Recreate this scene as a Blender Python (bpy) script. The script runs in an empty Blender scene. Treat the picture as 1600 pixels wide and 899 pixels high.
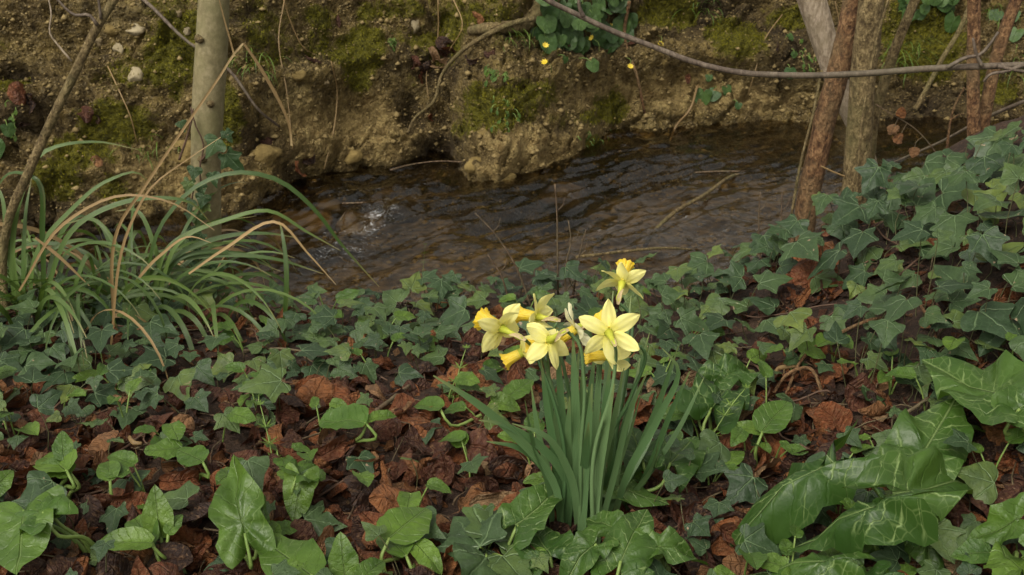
import bpy, math, random
import numpy as np
from mathutils import Vector, Matrix
from mathutils.bvhtree import BVHTree

R = math.radians
random.seed(11)
rng = np.random.default_rng(7)
scene = bpy.context.scene
COL = scene.collection

# ------------------------------------------------------------------ camera
CAM_H, PITCH, F = 1.0, R(22.0), 1931.0
cam_d = bpy.data.cameras.new('camera')
cam = bpy.data.objects.new('camera', cam_d)
COL.objects.link(cam)
cam.location = (0, 0, CAM_H)
cam.rotation_euler = (math.pi / 2 - PITCH, 0, 0)
cam_d.sensor_width = 36.0
cam_d.lens = 36.0 * F / 1600.0
cam_d.clip_start = 0.05
cam_d.clip_end = 300.0
cam_d.dof.use_dof = True
cam_d.dof.focus_distance = 1.78
cam_d.dof.aperture_fstop = 19.0
scene.camera = cam

# ------------------------------------------------------------------ sky and light (overcast)
SUN_EL, SUN_AZ = R(50), R(212)          # azimuth measured clockwise from +Y
w = bpy.data.worlds.new('World')
scene.world = w
w.use_nodes = True
nt = w.node_tree
nt.nodes.clear()
sky = nt.nodes.new('ShaderNodeTexSky')
sky.sky_type = 'NISHITA'
sky.sun_disc = False
sky.sun_elevation = SUN_EL
sky.sun_rotation = SUN_AZ
sky.air_density = 1.0
sky.dust_density = 4.0
hs = nt.nodes.new('ShaderNodeHueSaturation')      # cloud cover greys the blue
hs.inputs['Saturation'].default_value = 0.0
bg = nt.nodes.new('ShaderNodeBackground')
bg.inputs['Strength'].default_value = 0.125
wo = nt.nodes.new('ShaderNodeOutputWorld')
nt.links.new(sky.outputs[0], hs.inputs['Color'])
tint = nt.nodes.new('ShaderNodeMix'); tint.data_type = 'RGBA'; tint.blend_type = 'MULTIPLY'      # even warm-grey cloud
tint.inputs[0].default_value = 1.0; tint.inputs[7].default_value = (1.0, 0.96, 0.87, 1)
nt.links.new(hs.outputs[0], tint.inputs[6]); nt.links.new(tint.outputs[2], bg.inputs['Color'])
nt.links.new(bg.outputs[0], wo.inputs['Surface'])
sun_d = bpy.data.lights.new('sun', 'SUN')
sun_d.energy = 1.25
sun_d.angle = R(30)
sun_d.color = (1.0, 0.94, 0.82)
sun = bpy.data.objects.new('sun', sun_d)
COL.objects.link(sun)
sd = Vector((math.sin(SUN_AZ) * math.cos(SUN_EL), math.cos(SUN_AZ) * math.cos(SUN_EL), math.sin(SUN_EL)))
sun.rotation_euler = sd.to_track_quat('Z', 'Y').to_euler()
sun.location = sd * 20
scene.view_settings.view_transform = 'Standard'
scene.view_settings.look = 'None'
scene.view_settings.gamma = 1.0
scene.view_settings.use_curve_mapping = False
scene.view_settings.exposure = 0.68
scene.render.engine = 'CYCLES'
scene.cycles.max_bounces = 6
scene.cycles.diffuse_bounces = 2
scene.cycles.transparent_max_bounces = 12

# ------------------------------------------------------------------ numpy noise
def _hash(ix, iy, iz, seed):
    h = (ix.astype(np.int64) * 374761393 + iy.astype(np.int64) * 668265263 + iz.astype(np.int64) * 2147483647 + seed * 1274126177) & 0xffffffff
    h = ((h ^ (h >> 13)) * 1274126177) & 0xffffffff
    h = ((h ^ (h >> 16)) * 2246822519) & 0xffffffff
    return ((h ^ (h >> 15)) & 0xffffff) / float(0xffffff)

def vnoise(p, seed=0):
    i = np.floor(p).astype(np.int64); f = p - i
    u = f * f * f * (f * (f * 6 - 15) + 10)
    r = 0
    for dx in (0, 1):
        for dy in (0, 1):
            for dz in (0, 1):
                wgt = (u[:, 0] if dx else 1 - u[:, 0]) * (u[:, 1] if dy else 1 - u[:, 1]) * (u[:, 2] if dz else 1 - u[:, 2])
                r = r + wgt * _hash(i[:, 0] + dx, i[:, 1] + dy, i[:, 2] + dz, seed)
    return r * 2 - 1

def fbm(p, octv=4, seed=0, gain=0.5):
    a, s, t = 1.0, 0, 0
    for o in range(octv):
        s = s + a * vnoise(p * (2.03 ** o) + o * 17.3, seed + o); t += a; a *= gain
    return s / t

def worley(p, seed=0):
    i = np.floor(p).astype(np.int64)
    d1 = np.full(len(p), 9.0); d2 = np.full(len(p), 9.0); idv = np.zeros(len(p))
    for dx in (-1, 0, 1):
        for dy in (-1, 0, 1):
            for dz in (-1, 0, 1):
                cx, cy, cz = i[:, 0] + dx, i[:, 1] + dy, i[:, 2] + dz
                q = np.stack([cx + _hash(cx, cy, cz, seed), cy + _hash(cx, cy, cz, seed + 1), cz + _hash(cx, cy, cz, seed + 2)], 1)
                d = np.linalg.norm(p - q, axis=1)
                near = d < d1
                d2 = np.where(near, d1, np.minimum(d2, d)); idv = np.where(near, _hash(cx, cy, cz, seed + 3), idv)
                d1 = np.minimum(d1, d)
    return d1, d2, idv

def sstep(a, b, x):
    t = np.clip((np.asarray(x, float) - a) / (b - a), 0, 1)
    return t * t * (3 - 2 * t)

# ------------------------------------------------------------------ photo pixel <-> world
CF = np.array([0, math.cos(PITCH), -math.sin(PITCH)]); CU = np.array([0, math.sin(PITCH), math.cos(PITCH)]); CR = np.array([1.0, 0, 0])
CP = np.array([0, 0, CAM_H])
def ray(px, py):
    return CF + CR * (px - 800.0) / F + CU * (449.5 - py) / F
def P(px, py, Y):
    d = ray(px, py); return CP + d * (Y / d[1])
def project(v):
    q = v - CP
    dep = q @ CF
    dep = np.where(np.abs(dep) < 1e-3, 1e-3, dep)
    return 800 + F * (q @ CR) / dep, 449.5 - F * (q @ CU) / dep, dep
WZ = -0.25
def W(px, py, z=WZ):
    d = ray(px, py); return CP + d * ((z - CAM_H) / d[2])

# ------------------------------------------------------------------ object helpers
class MB:
    """collects vertices, faces and a per-vertex leaf coordinate (u across, v along, random)"""
    def __init__(s): s.v = []; s.f = []; s.l = []; s.n = 0
    def add(s, v, f, l=None):
        v = np.asarray(v, float); s.v.append(v)
        s.l.append(np.zeros((len(v), 3)) if l is None else np.asarray(l, float))
        n = s.n
        s.f.extend([[i + n for i in q] for q in f]); s.n += len(v)
    def mesh(s, name, org=(0, 0, 0), smooth=True):
        v = np.concatenate(s.v) - np.asarray(org); l = np.concatenate(s.l)
        me = bpy.data.meshes.new(name)
        me.from_pydata(v.tolist(), [], s.f)
        if np.any(l):
            a = me.attributes.new('luv', 'FLOAT_VECTOR', 'POINT'); a.data.foreach_set('vector', l.astype(np.float32).ravel())
        if smooth: me.polygons.foreach_set('use_smooth', [True] * len(me.polygons))
        me.update()
        return me

WORG = {}
def link(name, data, mat=None, parent=None, worg=(0, 0, 0), rel=None):
    o = bpy.data.objects.new(name, data); COL.objects.link(o)
    if mat is not None and data is not None and not data.materials: data.materials.append(mat)
    if parent is not None: o.parent = parent
    return o
def thing(name, label, cat, loc, group=None):
    o = bpy.data.objects.new(name, None); COL.objects.link(o)
    o.empty_display_size = 0.05
    o.location = tuple(loc); WORG[o] = np.array(loc, float)
    tag(o, label, cat, group); return o
def tag(o, label=None, cat=None, group=None, kind=None):
    if label: o['label'] = label
    if cat: o['category'] = cat
    if group: o['group'] = group
    if kind: o['kind'] = kind
    return o
def part(name, mb, mat, parent, smooth=True, kind=None):
    """mesh given in world coordinates, linked under parent"""
    org = WORG[parent]
    o = link(name, mb.mesh(name, org, smooth), mat, parent); WORG[o] = org
    if kind: o['kind'] = kind
    return o
def single(name, mb, mat, label, cat, loc, group=None, smooth=True, kind=None):
    o = link(name, mb.mesh(name, loc, smooth), mat); o.location = tuple(loc); WORG[o] = np.array(loc, float)
    return tag(o, label, cat, group, kind)
def inst(name, me, mat, parent, M):
    o = link(name, me, mat, parent)
    if parent is not None: M = Matrix.Translation(-Vector(WORG[parent])) @ M
    o.matrix_basis = M
    return o
def frame(pos, ydir, normal, s=1.0, sx=1.0):
    y = Vector(ydir).normalized(); z = Vector(normal); x = y.cross(z)
    if x.length < 1e-4: x = y.orthogonal()
    x.normalize(); z = x.cross(y)
    M = Matrix(((x.x * s * sx, y.x * s, z.x * s, pos[0]), (x.y * s * sx, y.y * s, z.y * s, pos[1]), (x.z * s * sx, y.z * s, z.z * s, pos[2]), (0, 0, 0, 1)))
    return M
def bake(mb, var, M, rnd):
    v, f, l = var
    A = np.array(M); l2 = l.copy(); l2[:, 2] = rnd
    mb.add(v @ A[:3, :3].T + A[:3, 3], f, l2)

def spline(pts, n):
    """smooth curve through the points (tangents weighted by chord length, so uneven spacing does not overshoot)"""
    pts = np.asarray(pts, float)
    if len(pts) == 2: return pts[0] + (pts[1] - pts[0]) * np.linspace(0, 1, n)[:, None]
    d = np.concatenate([[0], np.cumsum(np.linalg.norm(np.diff(pts, axis=0), axis=1) + 1e-9)])
    h = np.diff(d)[:, None]; sl = np.diff(pts, axis=0) / h
    tg = np.vstack([sl[:1], (sl[:-1] * h[1:] + sl[1:] * h[:-1]) / (h[1:] + h[:-1]), sl[-1:]])
    t = np.linspace(0, d[-1], n); k = np.clip(np.searchsorted(d, t, side='right') - 1, 0, len(pts) - 2)
    u = ((t - d[k]) / h[k, 0])[:, None]; hk = h[k]
    return (2 * u ** 3 - 3 * u ** 2 + 1) * pts[k] + (u ** 3 - 2 * u ** 2 + u) * hk * tg[k] + (-2 * u ** 3 + 3 * u ** 2) * pts[k + 1] + (u ** 3 - u ** 2) * hk * tg[k + 1]

def tube(mb, pts, rad, sides=8, rough=0.0, rscale=40.0, rnd=0.0, seed=3, cap=True):
    pts = np.asarray(pts, float); n = len(pts)
    rad = np.interp(np.linspace(0, 1, n), np.linspace(0, 1, len(rad)), rad) if np.ndim(rad) else np.full(n, rad)
    tan = np.gradient(pts, axis=0); tan /= np.linalg.norm(tan, axis=1)[:, None] + 1e-12
    ref = np.array([1.0, 0, 0]) if abs(tan[0][0]) < 0.8 else np.array([0, 1.0, 0])
    a = np.linspace(0, 2 * math.pi, sides, endpoint=False)
    V = []; L = []
    acc = np.concatenate([[0], np.cumsum(np.linalg.norm(np.diff(pts, axis=0), axis=1))])
    for k in range(n):
        x = ref - tan[k] * (ref @ tan[k]); x /= np.linalg.norm(x); y = np.cross(tan[k], x); ref = x
        V.append(pts[k] + rad[k] * (np.cos(a)[:, None] * x + np.sin(a)[:, None] * y))
        L.append(np.stack([a / 6.2832, np.full(sides, acc[k]), np.full(sides, rnd)], 1))
    V = np.concatenate(V); L = np.concatenate(L)
    if rough:
        c = np.repeat(pts, sides, 0); d = V - c; rr = np.linalg.norm(d, axis=1)[:, None] + 1e-9
        V = c + d * (1 + rough * (fbm(V * np.array([1, 1, .45]) * rscale, 3, seed))[:, None])
    Fc = [[k * sides + j, k * sides + (j + 1) % sides, (k + 1) * sides + (j + 1) % sides, (k + 1) * sides + j] for k in range(n - 1) for j in range(sides)]
    if cap:
        Fc.append(list(range(sides))[::-1]); Fc.append([(n - 1) * sides + j for j in range(sides)])
    mb.add(V, Fc, L)

def strip(mb, pts, width, side, fold=0.15, rnd=0.0, twist=0.0):
    """blade with a keel: three vertices per section"""
    pts = np.asarray(pts, float); n = len(pts)
    width = np.interp(np.linspace(0, 1, n), np.linspace(0, 1, len(width)), width)
    tan = np.gradient(pts, axis=0); tan /= np.linalg.norm(tan, axis=1)[:, None] + 1e-12
    V = []; L = []
    for k in range(n):
        sd_ = np.cross(tan[k], side[1]) if isinstance(side, tuple) and side[0] == 'face' else np.asarray(side, float)
        s = sd_ - tan[k] * (sd_ @ tan[k]); s /= np.linalg.norm(s) + 1e-9
        nn = np.cross(s, tan[k])
        an = twist * k / (n - 1); s, nn = s * math.cos(an) + nn * math.sin(an), nn * math.cos(an) - s * math.sin(an)
        h = width[k] / 2; t = k / (n - 1)
        V += [pts[k] - s * h + nn * fold * h, pts[k], pts[k] + s * h + nn * fold * h]
        L += [[-1, t, rnd], [0, t, rnd], [1, t, rnd]]
    Fc = []
    for k in range(n - 1):
        a = k * 3
        Fc += [[a, a + 1, a + 4, a + 3], [a + 1, a + 2, a + 5, a + 4]]
    mb.add(V, Fc, L)

# ------------------------------------------------------------------ materials
class NT:
    def __init__(s, name):
        s.m = bpy.data.materials.new(name); s.m.use_nodes = True
        s.t = s.m.node_tree; s.t.nodes.clear()
        s.out = s.t.nodes.new('ShaderNodeOutputMaterial')
    def n(s, typ, **kw):
        nd = s.t.nodes.new('ShaderNode' + typ)
        for k, v in kw.items(): setattr(nd, k, v)
        return nd
    def set(s, sock, v):
        if hasattr(v, 'is_output'): s.t.links.new(v, sock)
        elif isinstance(v, bpy.types.Node): s.t.links.new(v.outputs[0], sock)
        else:
            if hasattr(sock.default_value, '__len__') and len(sock.default_value) == 4 and len(v) == 3: v = (*v, 1)
            sock.default_value = v
    def math(s, op, a, b=0.0, c=None, clamp=False):
        nd = s.n('Math', operation=op); nd.use_clamp = clamp
        s.set(nd.inputs[0], a); s.set(nd.inputs[1], b)
        if c is not None: s.set(nd.inputs[2], c)
        return nd.outputs[0]
    def mr(s, v, a, b, c=0.0, d=1.0):
        nd = s.n('MapRange'); s.set(nd.inputs[0], v)
        for i, x in enumerate((a, b, c, d)): s.set(nd.inputs[i + 1], x)
        return nd.outputs[0]
    def mix(s, f, a, b, typ='MIX'):
        nd = s.n('Mix', data_type='RGBA', blend_type=typ)
        s.set(nd.inputs[0], f); s.set(nd.inputs[6], a); s.set(nd.inputs[7], b)
        return nd.outputs[2]
    def ramp(s, v, stops):
        nd = s.n('ValToRGB'); e = nd.color_ramp.elements
        while len(e) < len(stops): e.new(0.5)
        for i, (p, c) in enumerate(stops): e[i].position = p; e[i].color = (*c, 1)
        s.set(nd.inputs[0], v); return nd.outputs[0]
    def noise(s, vec, scale, detail=3.0, rough=0.55, dist=0.0, typ='FBM'):
        nd = s.n('TexNoise'); s.set(nd.inputs['Vector'], vec); nd.inputs['Scale'].default_value = scale
        nd.inputs['Detail'].default_value = detail; nd.inputs['Roughness'].default_value = rough; nd.inputs['Distortion'].default_value = dist
        return nd.outputs[0]
    def vor(s, vec, scale, feat='F1'):
        nd = s.n('TexVoronoi', feature=feat); s.set(nd.inputs['Vector'], vec); nd.inputs['Scale'].default_value = scale
        return nd.outputs[0]
    def bump(s, h, strength, dist, normal=None):
        nd = s.n('Bump'); nd.inputs['Strength'].default_value = strength; nd.inputs['Distance'].default_value = dist
        s.set(nd.inputs['Height'], h)
        if normal is not None: s.set(nd.inputs['Normal'], normal)
        return nd.outputs[0]
    def bsdf(s, col, rough, normal=None, spec=0.5, trans=0.0, tcol=None, coat=0.0):
        b = s.n('BsdfPrincipled'); s.set(b.inputs['Base Color'], col); s.set(b.inputs['Roughness'], rough)
        s.set(b.inputs['Specular IOR Level'], spec)
        if coat: b.inputs['Coat Weight'].default_value = coat; b.inputs['Coat Roughness'].default_value = .25
        if normal is not None: s.set(b.inputs['Normal'], normal)
        if trans:
            t = s.n('BsdfTranslucent'); s.set(t.inputs[0], tcol if tcol is not None else col)
            mx = s.n('MixShader'); mx.inputs[0].default_value = trans
            s.t.links.new(b.outputs[0], mx.inputs[1]); s.t.links.new(t.outputs[0], mx.inputs[2])
            s.t.links.new(mx.outputs[0], s.out.inputs[0])
        else: s.t.links.new(b.outputs[0], s.out.inputs[0])
        return s.m
    def leafco(s):
        """u, v, per-leaf random 0..1, and a coordinate shifted per leaf for noise"""
        a = s.n('Attribute'); a.attribute_name = 'luv'
        sp = s.n('SeparateXYZ'); s.t.links.new(a.outputs['Vector'], sp.inputs[0])
        oi = s.n('ObjectInfo')
        rnd = s.math('FRACT', s.math('ADD', oi.outputs['Random'], sp.outputs[2]))
        cb = s.n('CombineXYZ'); s.set(cb.inputs[0], sp.outputs[0]); s.set(cb.inputs[1], sp.outputs[1]); s.set(cb.inputs[2], s.math('MULTIPLY', rnd, 37.0))
        return sp.outputs[0], sp.outputs[1], rnd, cb.outputs[0]
    def pos(s):
        return s.n('NewGeometry').outputs['Position']

def mat_ivy():
    s = NT('ivy_leaf'); u, v, r, co = s.leafco()
    rad = s.math('SQRT', s.math('ADD', s.math('MULTIPLY', u, u), s.math('MULTIPLY', v, v)))
    phi = s.math('ARCTAN2', u, s.math('ADD', v, 0.02))
    d = s.math('MULTIPLY', s.math('PINGPONG', s.math('ADD', phi, s.math('MULTIPLY', s.math('SUBTRACT', s.noise(co, 6), 0.5), 0.25)), R(26)), rad)
    vein = s.math('MULTIPLY', s.mr(d, 0.003, 0.022, 1, 0), s.mr(rad, 0.25, 0.85, 1, .15))
    fine = s.mr(s.vor(co, 9.0, 'DISTANCE_TO_EDGE'), 0.0, 0.09, 1, 0)
    nz = s.noise(co, 2.2, 4)
    base = s.ramp(r, [(0.0, (.020, .041, .016)), (.3, (.034, .065, .023)), (.6, (.054, .094, .028)), (.85, (.086, .132, .030)), (1.0, (.14, .18, .032))])
    base = s.mix(s.mr(nz, .3, .75), s.mix(0.7, base, (.016, .034, .014)), base)
    c = s.mix(s.math('MULTIPLY', fine, 0.16), base, (.10, .17, .08))
    c = s.mix(s.math('MULTIPLY', vein, 0.55), c, (.17, .25, .12))
    spot = s.math('MULTIPLY', s.mr(s.noise(co, 5.5, 2), .70, .74), s.mr(s.math('FRACT', s.math('MULTIPLY', r, 7.3)), .40, .45))
    c = s.mix(spot, c, (.26, .19, .12))
    nb = s.bump(s.math('ADD', s.math('MULTIPLY', vein, -1.0), s.math('MULTIPLY', s.noise(co, 8, 4, .65), .9)), .7, .003)
    return s.bsdf(c, s.mr(s.noise(co, 9),   .3, .7, .38, .6), nb, .36, .14, s.mix(.5, c, (.10, .22, .02)))

def mat_arum(name, lo, hi, marb):
    s = NT(name); u, v, r, co = s.leafco()
    au = s.math('ABSOLUTE', u)
    wob = s.math('MULTIPLY', s.math('SUBTRACT', s.noise(co, 5, 2), .5), .16)
    mid = s.mr(au, .003, .015, 1, 0)
    ph = s.math('PINGPONG', s.math('ADD', s.math('SUBTRACT', v, s.math('MULTIPLY', au, .75)), wob), .085)
    lat = s.math('MULTIPLY', s.mr(ph, .0, s.mr(s.noise(co, 9, 2), .35, .65, .004, .022), 1, 0), s.mr(au, .30, .36, 1, 0))
    patch = s.mr(s.noise(co, 3.2, 2), .42, .58)
    net = s.mr(s.vor(co, 11.0, 'DISTANCE_TO_EDGE'), .0, .06, 1, 0)
    base = s.mix(r, lo, hi)
    base = s.mix(s.mr(s.noise(co, 1.8, 3), .3, .7), s.mix(.6, base, (.012, .038, .008)), base)
    k = s.math('MAXIMUM', s.math('MULTIPLY', mid, .55), s.math('MULTIPLY', lat, s.math('MULTIPLY', patch, .72)), clamp=True)
    k = s.math('ADD', k, s.math('MULTIPLY', net, s.math('MULTIPLY', patch, .28)), clamp=True)
    c = s.mix(s.math('MULTIPLY', k, marb), base, (.24, .33, .12))
    nb = s.bump(s.math('ADD', s.math('MULTIPLY', lat, -.22), s.math('ADD', s.math('MULTIPLY', mid, -1.0), s.math('MULTIPLY', s.noise(co, 7, 4, .6), .9))), .75, .004)
    return s.bsdf(c, s.mr(s.noise(co, 8), .3, .7, .30, .48), nb, .36, .2, s.mix(.5, c, (.16, .32, .02)))

def mat_dead(name='dead_leaf', r0=0.0, r1=1.0):
    s = NT(name); u, v, r, co = s.leafco(); r = s.mr(r, 0, 1, r0, r1)
    au = s.math('ABSOLUTE', u)
    ph = s.math('PINGPONG', s.math('SUBTRACT', v, s.math('MULTIPLY', au, .55)), .055)
    lat = s.mr(ph, .0, .02, 1, 0); mid = s.mr(au, .01, .03, 1, 0)
    base = s.ramp(r, [(0.0, (.016, .008, .006)), (.30, (.042, .017, .011)), (.52, (.105, .032, .015)), (.70, (.24, .070, .018)), (.86, (.32, .125, .038)), (.94, (.32, .17, .075)), (1.0, (.38, .25, .13))])
    n1 = s.noise(co, 3.0, 5, .65)
    c = s.mix(s.mr(n1, .35, .7), s.mix(.6, base, (.022, .010, .007)), base)
    c = s.mix(s.math('MULTIPLY', s.mr(s.noise(co, 14, 3), .5, .75), .45), c, (.30, .17, .08))
    c = s.mix(s.math('MULTIPLY', s.math('MULTIPLY', s.math('MAXIMUM', lat, mid), s.mr(s.noise(co, 2.5, 2), .4, .65)), .35), c, (.07, .028, .014))
    nb = s.bump(s.math('ADD', s.math('MULTIPLY', s.math('MAXIMUM', s.math('MULTIPLY', lat, .35), mid), -.4), s.math('ADD', s.noise(co, 6, 6, .7), s.math('MULTIPLY', s.vor(co, 9), .5))), 1.0, .011)
    return s.bsdf(c, s.mr(n1, .3, .7, .38, .68), nb, .4, .10, s.mix(.5, c, (.3, .09, .02)))

def mat_soil():
    s = NT('dark_soil'); p = s.pos()
    n = s.noise(p, 14, 6, .65); n2 = s.noise(p, 90, 4, .6)
    c = s.ramp(n, [(.25, (.010, .006, .004)), (.5, (.024, .013, .008)), (.75, (.050, .028, .016))])
    c = s.mix(s.mr(n2, .55, .75), c, (.10, .055, .03))
    # the wet bed of the stream is paler silt with gravel
    sp = s.n('SeparateXYZ'); s.set(sp.inputs[0], p)
    bed = s.mr(s.math('ADD', sp.outputs[2], s.math('MULTIPLY', s.math('SUBTRACT', n, .5), .06)), -.2, -.3)
    vo = s.vor(p, 26.0)
    bedc = s.ramp(s.math('ADD', s.math('MULTIPLY', n, .7), s.math('MULTIPLY', vo, .4)), [(.3, (.022, .015, .008)), (.5, (.062, .043, .020)), (.72, (.18, .13, .065))])
    c = s.mix(bed, c, bedc)
    nb = s.bump(s.math('ADD', n, s.math('MULTIPLY', n2, .4)), .9, .02)
    return s.bsdf(c, .75, nb, .3)

def mat_bank():
    s = NT('clay_bank'); p = s.pos()
    a = s.n('Attribute'); a.attribute_name = 'luv'
    sp = s.n('SeparateXYZ'); s.set(sp.inputs[0], a.outputs['Vector'])
    moss, dark, pale = sp.outputs[0], sp.outputs[1], sp.outputs[2]
    n1 = s.noise(p, 5, 6, .6); n2 = s.noise(p, 26, 6, .7); n3 = s.noise(p, 110, 4, .6)
    c = s.ramp(n1, [(.30, (.11, .074, .025)), (.45, (.225, .156, .050)), (.58, (.33, .24, .082)), (.74, (.43, .33, .14))])
    c = s.mix(s.mr(n2, .38, .60), s.mix(.7, c, (.050, .034, .014)), c)
    c = s.mix(s.math('MULTIPLY', s.mr(n3, .56, .66), .75), c, (.42, .33, .18))
    c = s.mix(s.math('MULTIPLY', s.mr(n3, .46, .36), .7), c, (.040, .026, .011))
    vn = s.n('TexVoronoi'); s.set(vn.inputs['Vector'], p); vn.inputs['Scale'].default_value = 46
    nod = s.math('MULTIPLY', s.mr(vn.outputs[0], .36, .18), s.mr(s.noise(p, 12, 3), .5, .62))
    c = s.mix(s.math('MULTIPLY', nod, .75), c, (.38, .28, .13))
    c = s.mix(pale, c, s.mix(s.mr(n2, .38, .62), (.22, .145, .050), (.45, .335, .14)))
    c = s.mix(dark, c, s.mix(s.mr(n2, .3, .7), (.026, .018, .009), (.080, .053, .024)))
    mf = s.mr(s.math('ADD', moss, s.math('MULTIPLY', s.math('SUBTRACT', n2, .5), 1.3)), .38, .62)
    mc = s.ramp(s.noise(p, 60, 5, .7), [(.3, (.040, .038, .004)), (.5, (.115, .105, .008)), (.7, (.22, .20, .018))])
    c = s.mix(mf, c, mc)
    vb = s.vor(p, 55)
    h = s.math('ADD', s.math('MULTIPLY', n2, 1.2), s.math('ADD', s.math('MULTIPLY', n3, .6), s.math('ADD', s.math('MULTIPLY', vb, -.5), s.math('MULTIPLY', nod, .8))))
    nb = s.bump(h, 1.0, .045)
    return s.bsdf(c, s.mr(n2, .3, .7, .6, .9), nb, .25)

def mat_plain(name, lo, hi, scale=60, rough=.7, bump=.4, bd=.004, spec=.3, stretch=None, trans=0):
    s = NT(name); p = s.pos()
    if stretch:
        mp = s.n('Mapping'); s.set(mp.inputs[0], p); mp.inputs['Scale'].default_value = stretch; p = mp.outputs[0]
    n = s.noise(p, scale, 5, .65); n2 = s.noise(p, scale * .17, 4, .6)
    oi = s.n('ObjectInfo')
    f = s.math('ADD', s.math('MULTIPLY', n, .6), s.math('ADD', s.math('MULTIPLY', n2, .5), s.math('MULTIPLY', oi.outputs['Random'], .2)))
    c = s.mix(s.mr(f, .35, .85), lo, hi)
    return s.bsdf(c, rough, s.bump(n, bump, bd), spec, trans)

def mat_bark(name, c0, c1, c2, lichen, vs=.2, rough=.75, bd=.006, scale=70):
    s = NT(name); p = s.pos()
    mp = s.n('Mapping'); s.set(mp.inputs[0], p); mp.inputs['Scale'].default_value = (1, 1, vs)
    n = s.noise(mp.outputs[0], scale, 6, .65); n2 = s.noise(p, 9, 4, .6); n3 = s.noise(p, 38, 4, .65)
    c = s.ramp(n, [(.36, c0), (.5, c1), (.64, c2)])
    c = s.mix(s.math('MULTIPLY', s.mr(s.noise(mp.outputs[0], scale * 2.2, 3, .6), .52, .40), .6), c, c0)
    c = s.mix(s.math('MULTIPLY', s.mr(n2, .45, .68), .75), c, lichen)
    c = s.mix(s.math('MULTIPLY', s.mr(n3, .60, .70), .5), c, c2)
    return s.bsdf(c, rough, s.bump(s.math('ADD', n, s.math('MULTIPLY', n3, .5)), .8, bd), .3)

def mat_blade(name, lo, hi, tipc, rough=.42, stripe=26.0, trans=.2):
    s = NT(name); u, v, r, co = s.leafco()
    c = s.mix(r, lo, hi)
    st = s.math('SINE', s.math('MULTIPLY', u, stripe))
    c = s.mix(s.math('MULTIPLY', s.mr(st, -1, 1), .25), c, s.mix(.5, c, hi))
    c = s.mix(s.mr(s.math('ADD', v, s.math('MULTIPLY', s.math('SUBTRACT', s.noise(co, 4), .5), .25)), .86, 1.0), c, tipc)
    c = s.mix(s.mr(s.noise(co, 3, 3), .62, .75, 0, .5), c, tipc)
    return s.bsdf(c, rough, s.bump(st, .25, .0006), .5, trans, s.mix(.4, c, (.2, .35, .03)))

def mat_water():
    s = NT('stream_water'); p = s.pos()
    a = s.n('Attribute'); a.attribute_name = 'luv'
    sp = s.n('SeparateXYZ'); s.set(sp.inputs[0], a.outputs['Vector'])
    mp = s.n('Mapping'); s.set(mp.inputs[0], p); mp.inputs['Rotation'].default_value = (0, 0, R(-40)); mp.inputs['Scale'].default_value = (1, 2.4, 1)
    n = s.noise(mp.outputs[0], 30, 3, .55, .6)
    nb = s.bump(n, .35, .008)
    fr = s.n('Fresnel'); fr.inputs[0].default_value = 1.55; s.set(fr.inputs['Normal'], nb)
    tr = s.n('BsdfTransparent'); tr.inputs[0].default_value = (.80, .70, .52, 1)
    gl = s.n('BsdfGlossy'); gl.inputs['Roughness'].default_value = .03; s.set(gl.inputs['Normal'], nb); gl.inputs[0].default_value = (1, 1, 1, 1)
    m1 = s.n('MixShader'); s.set(m1.inputs[0], fr.outputs[0]); s.t.links.new(tr.outputs[0], m1.inputs[1]); s.t.links.new(gl.outputs[0], m1.inputs[2])
    fo = s.n('BsdfDiffuse'); fo.inputs[0].default_value = (.62, .62, .62, 1)
    ff = s.math('MULTIPLY', s.mr(s.math('ADD', sp.outputs[0], s.math('MULTIPLY', s.math('SUBTRACT', s.noise(mp.outputs[0], 60, 5, .75, 1.0), .5), 4.0)), .85, 1.5), .5)  # whitish flecks paint sky glints as well as foam on the riffle
    m2 = s.n('MixShader'); s.set(m2.inputs[0], ff); s.t.links.new(m1.outputs[0], m2.inputs[1]); s.t.links.new(fo.outputs[0], m2.inputs[2])
    s.t.links.new(m2.outputs[0], s.out.inputs[0])
    return s.m

def mat_petal(name, c0, c1, v0, v1, trans=.3):
    s = NT(name); u, v, r, co = s.leafco()
    c = s.mix(s.mr(v, v0, v1), c0, c1)
    st = s.noise(co, 6, 3)
    c = s.mix(s.mr(st, .35, .7, 0, .25), c, s.mix(.5, c, (1, .98, .8)))
    return s.bsdf(c, .5, s.bump(s.math('SINE', s.math('MULTIPLY', u, 16.0)), .25, .0008), .3, trans, c)

M_IVY = mat_ivy()
M_ARUM = mat_arum('marbled_arum_leaf', (.030, .072, .013), (.058, .115, .017), 1.0)
M_YOUNG = mat_arum('young_arum_leaf', (.058, .120, .016), (.115, .195, .024), .50)
M_CEL = mat_arum('celandine_leaf', (.038, .085, .022), (.068, .125, .028), .30)
M_DEAD = mat_dead()
M_DEADK = [mat_dead('dark_dead_leaf', .12, .46), mat_dead('rust_dead_leaf', .50, .80), mat_dead('tan_dead_leaf', .82, 1.0)]
M_SOIL = mat_soil()
M_BANK = mat_bank()
M_WATER = mat_water()
M_PETIOLE = mat_plain('green_stalk', (.09, .16, .03), (.19, .26, .07), 40, .45)
M_IVYSTALK = mat_plain('ivy_stalk', (.05, .06, .022), (.10, .095, .045), 40, .55)
M_VINE = mat_plain('ivy_stem', (.05, .028, .018), (.12, .07, .045), 60, .7)
M_SMOOTH_BARK = mat_bark('smooth_grey_bark', (.14, .118, .060), (.20, .168, .088), (.25, .21, .12), (.16, .15, .065), .9, .6, .0025, 45)
M_RED_BARK = mat_bark('reddish_bark', (.055, .026, .013), (.19, .098, .044), (.31, .18, .085), (.15, .105, .05), .55, .85, .03, 85)
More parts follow.
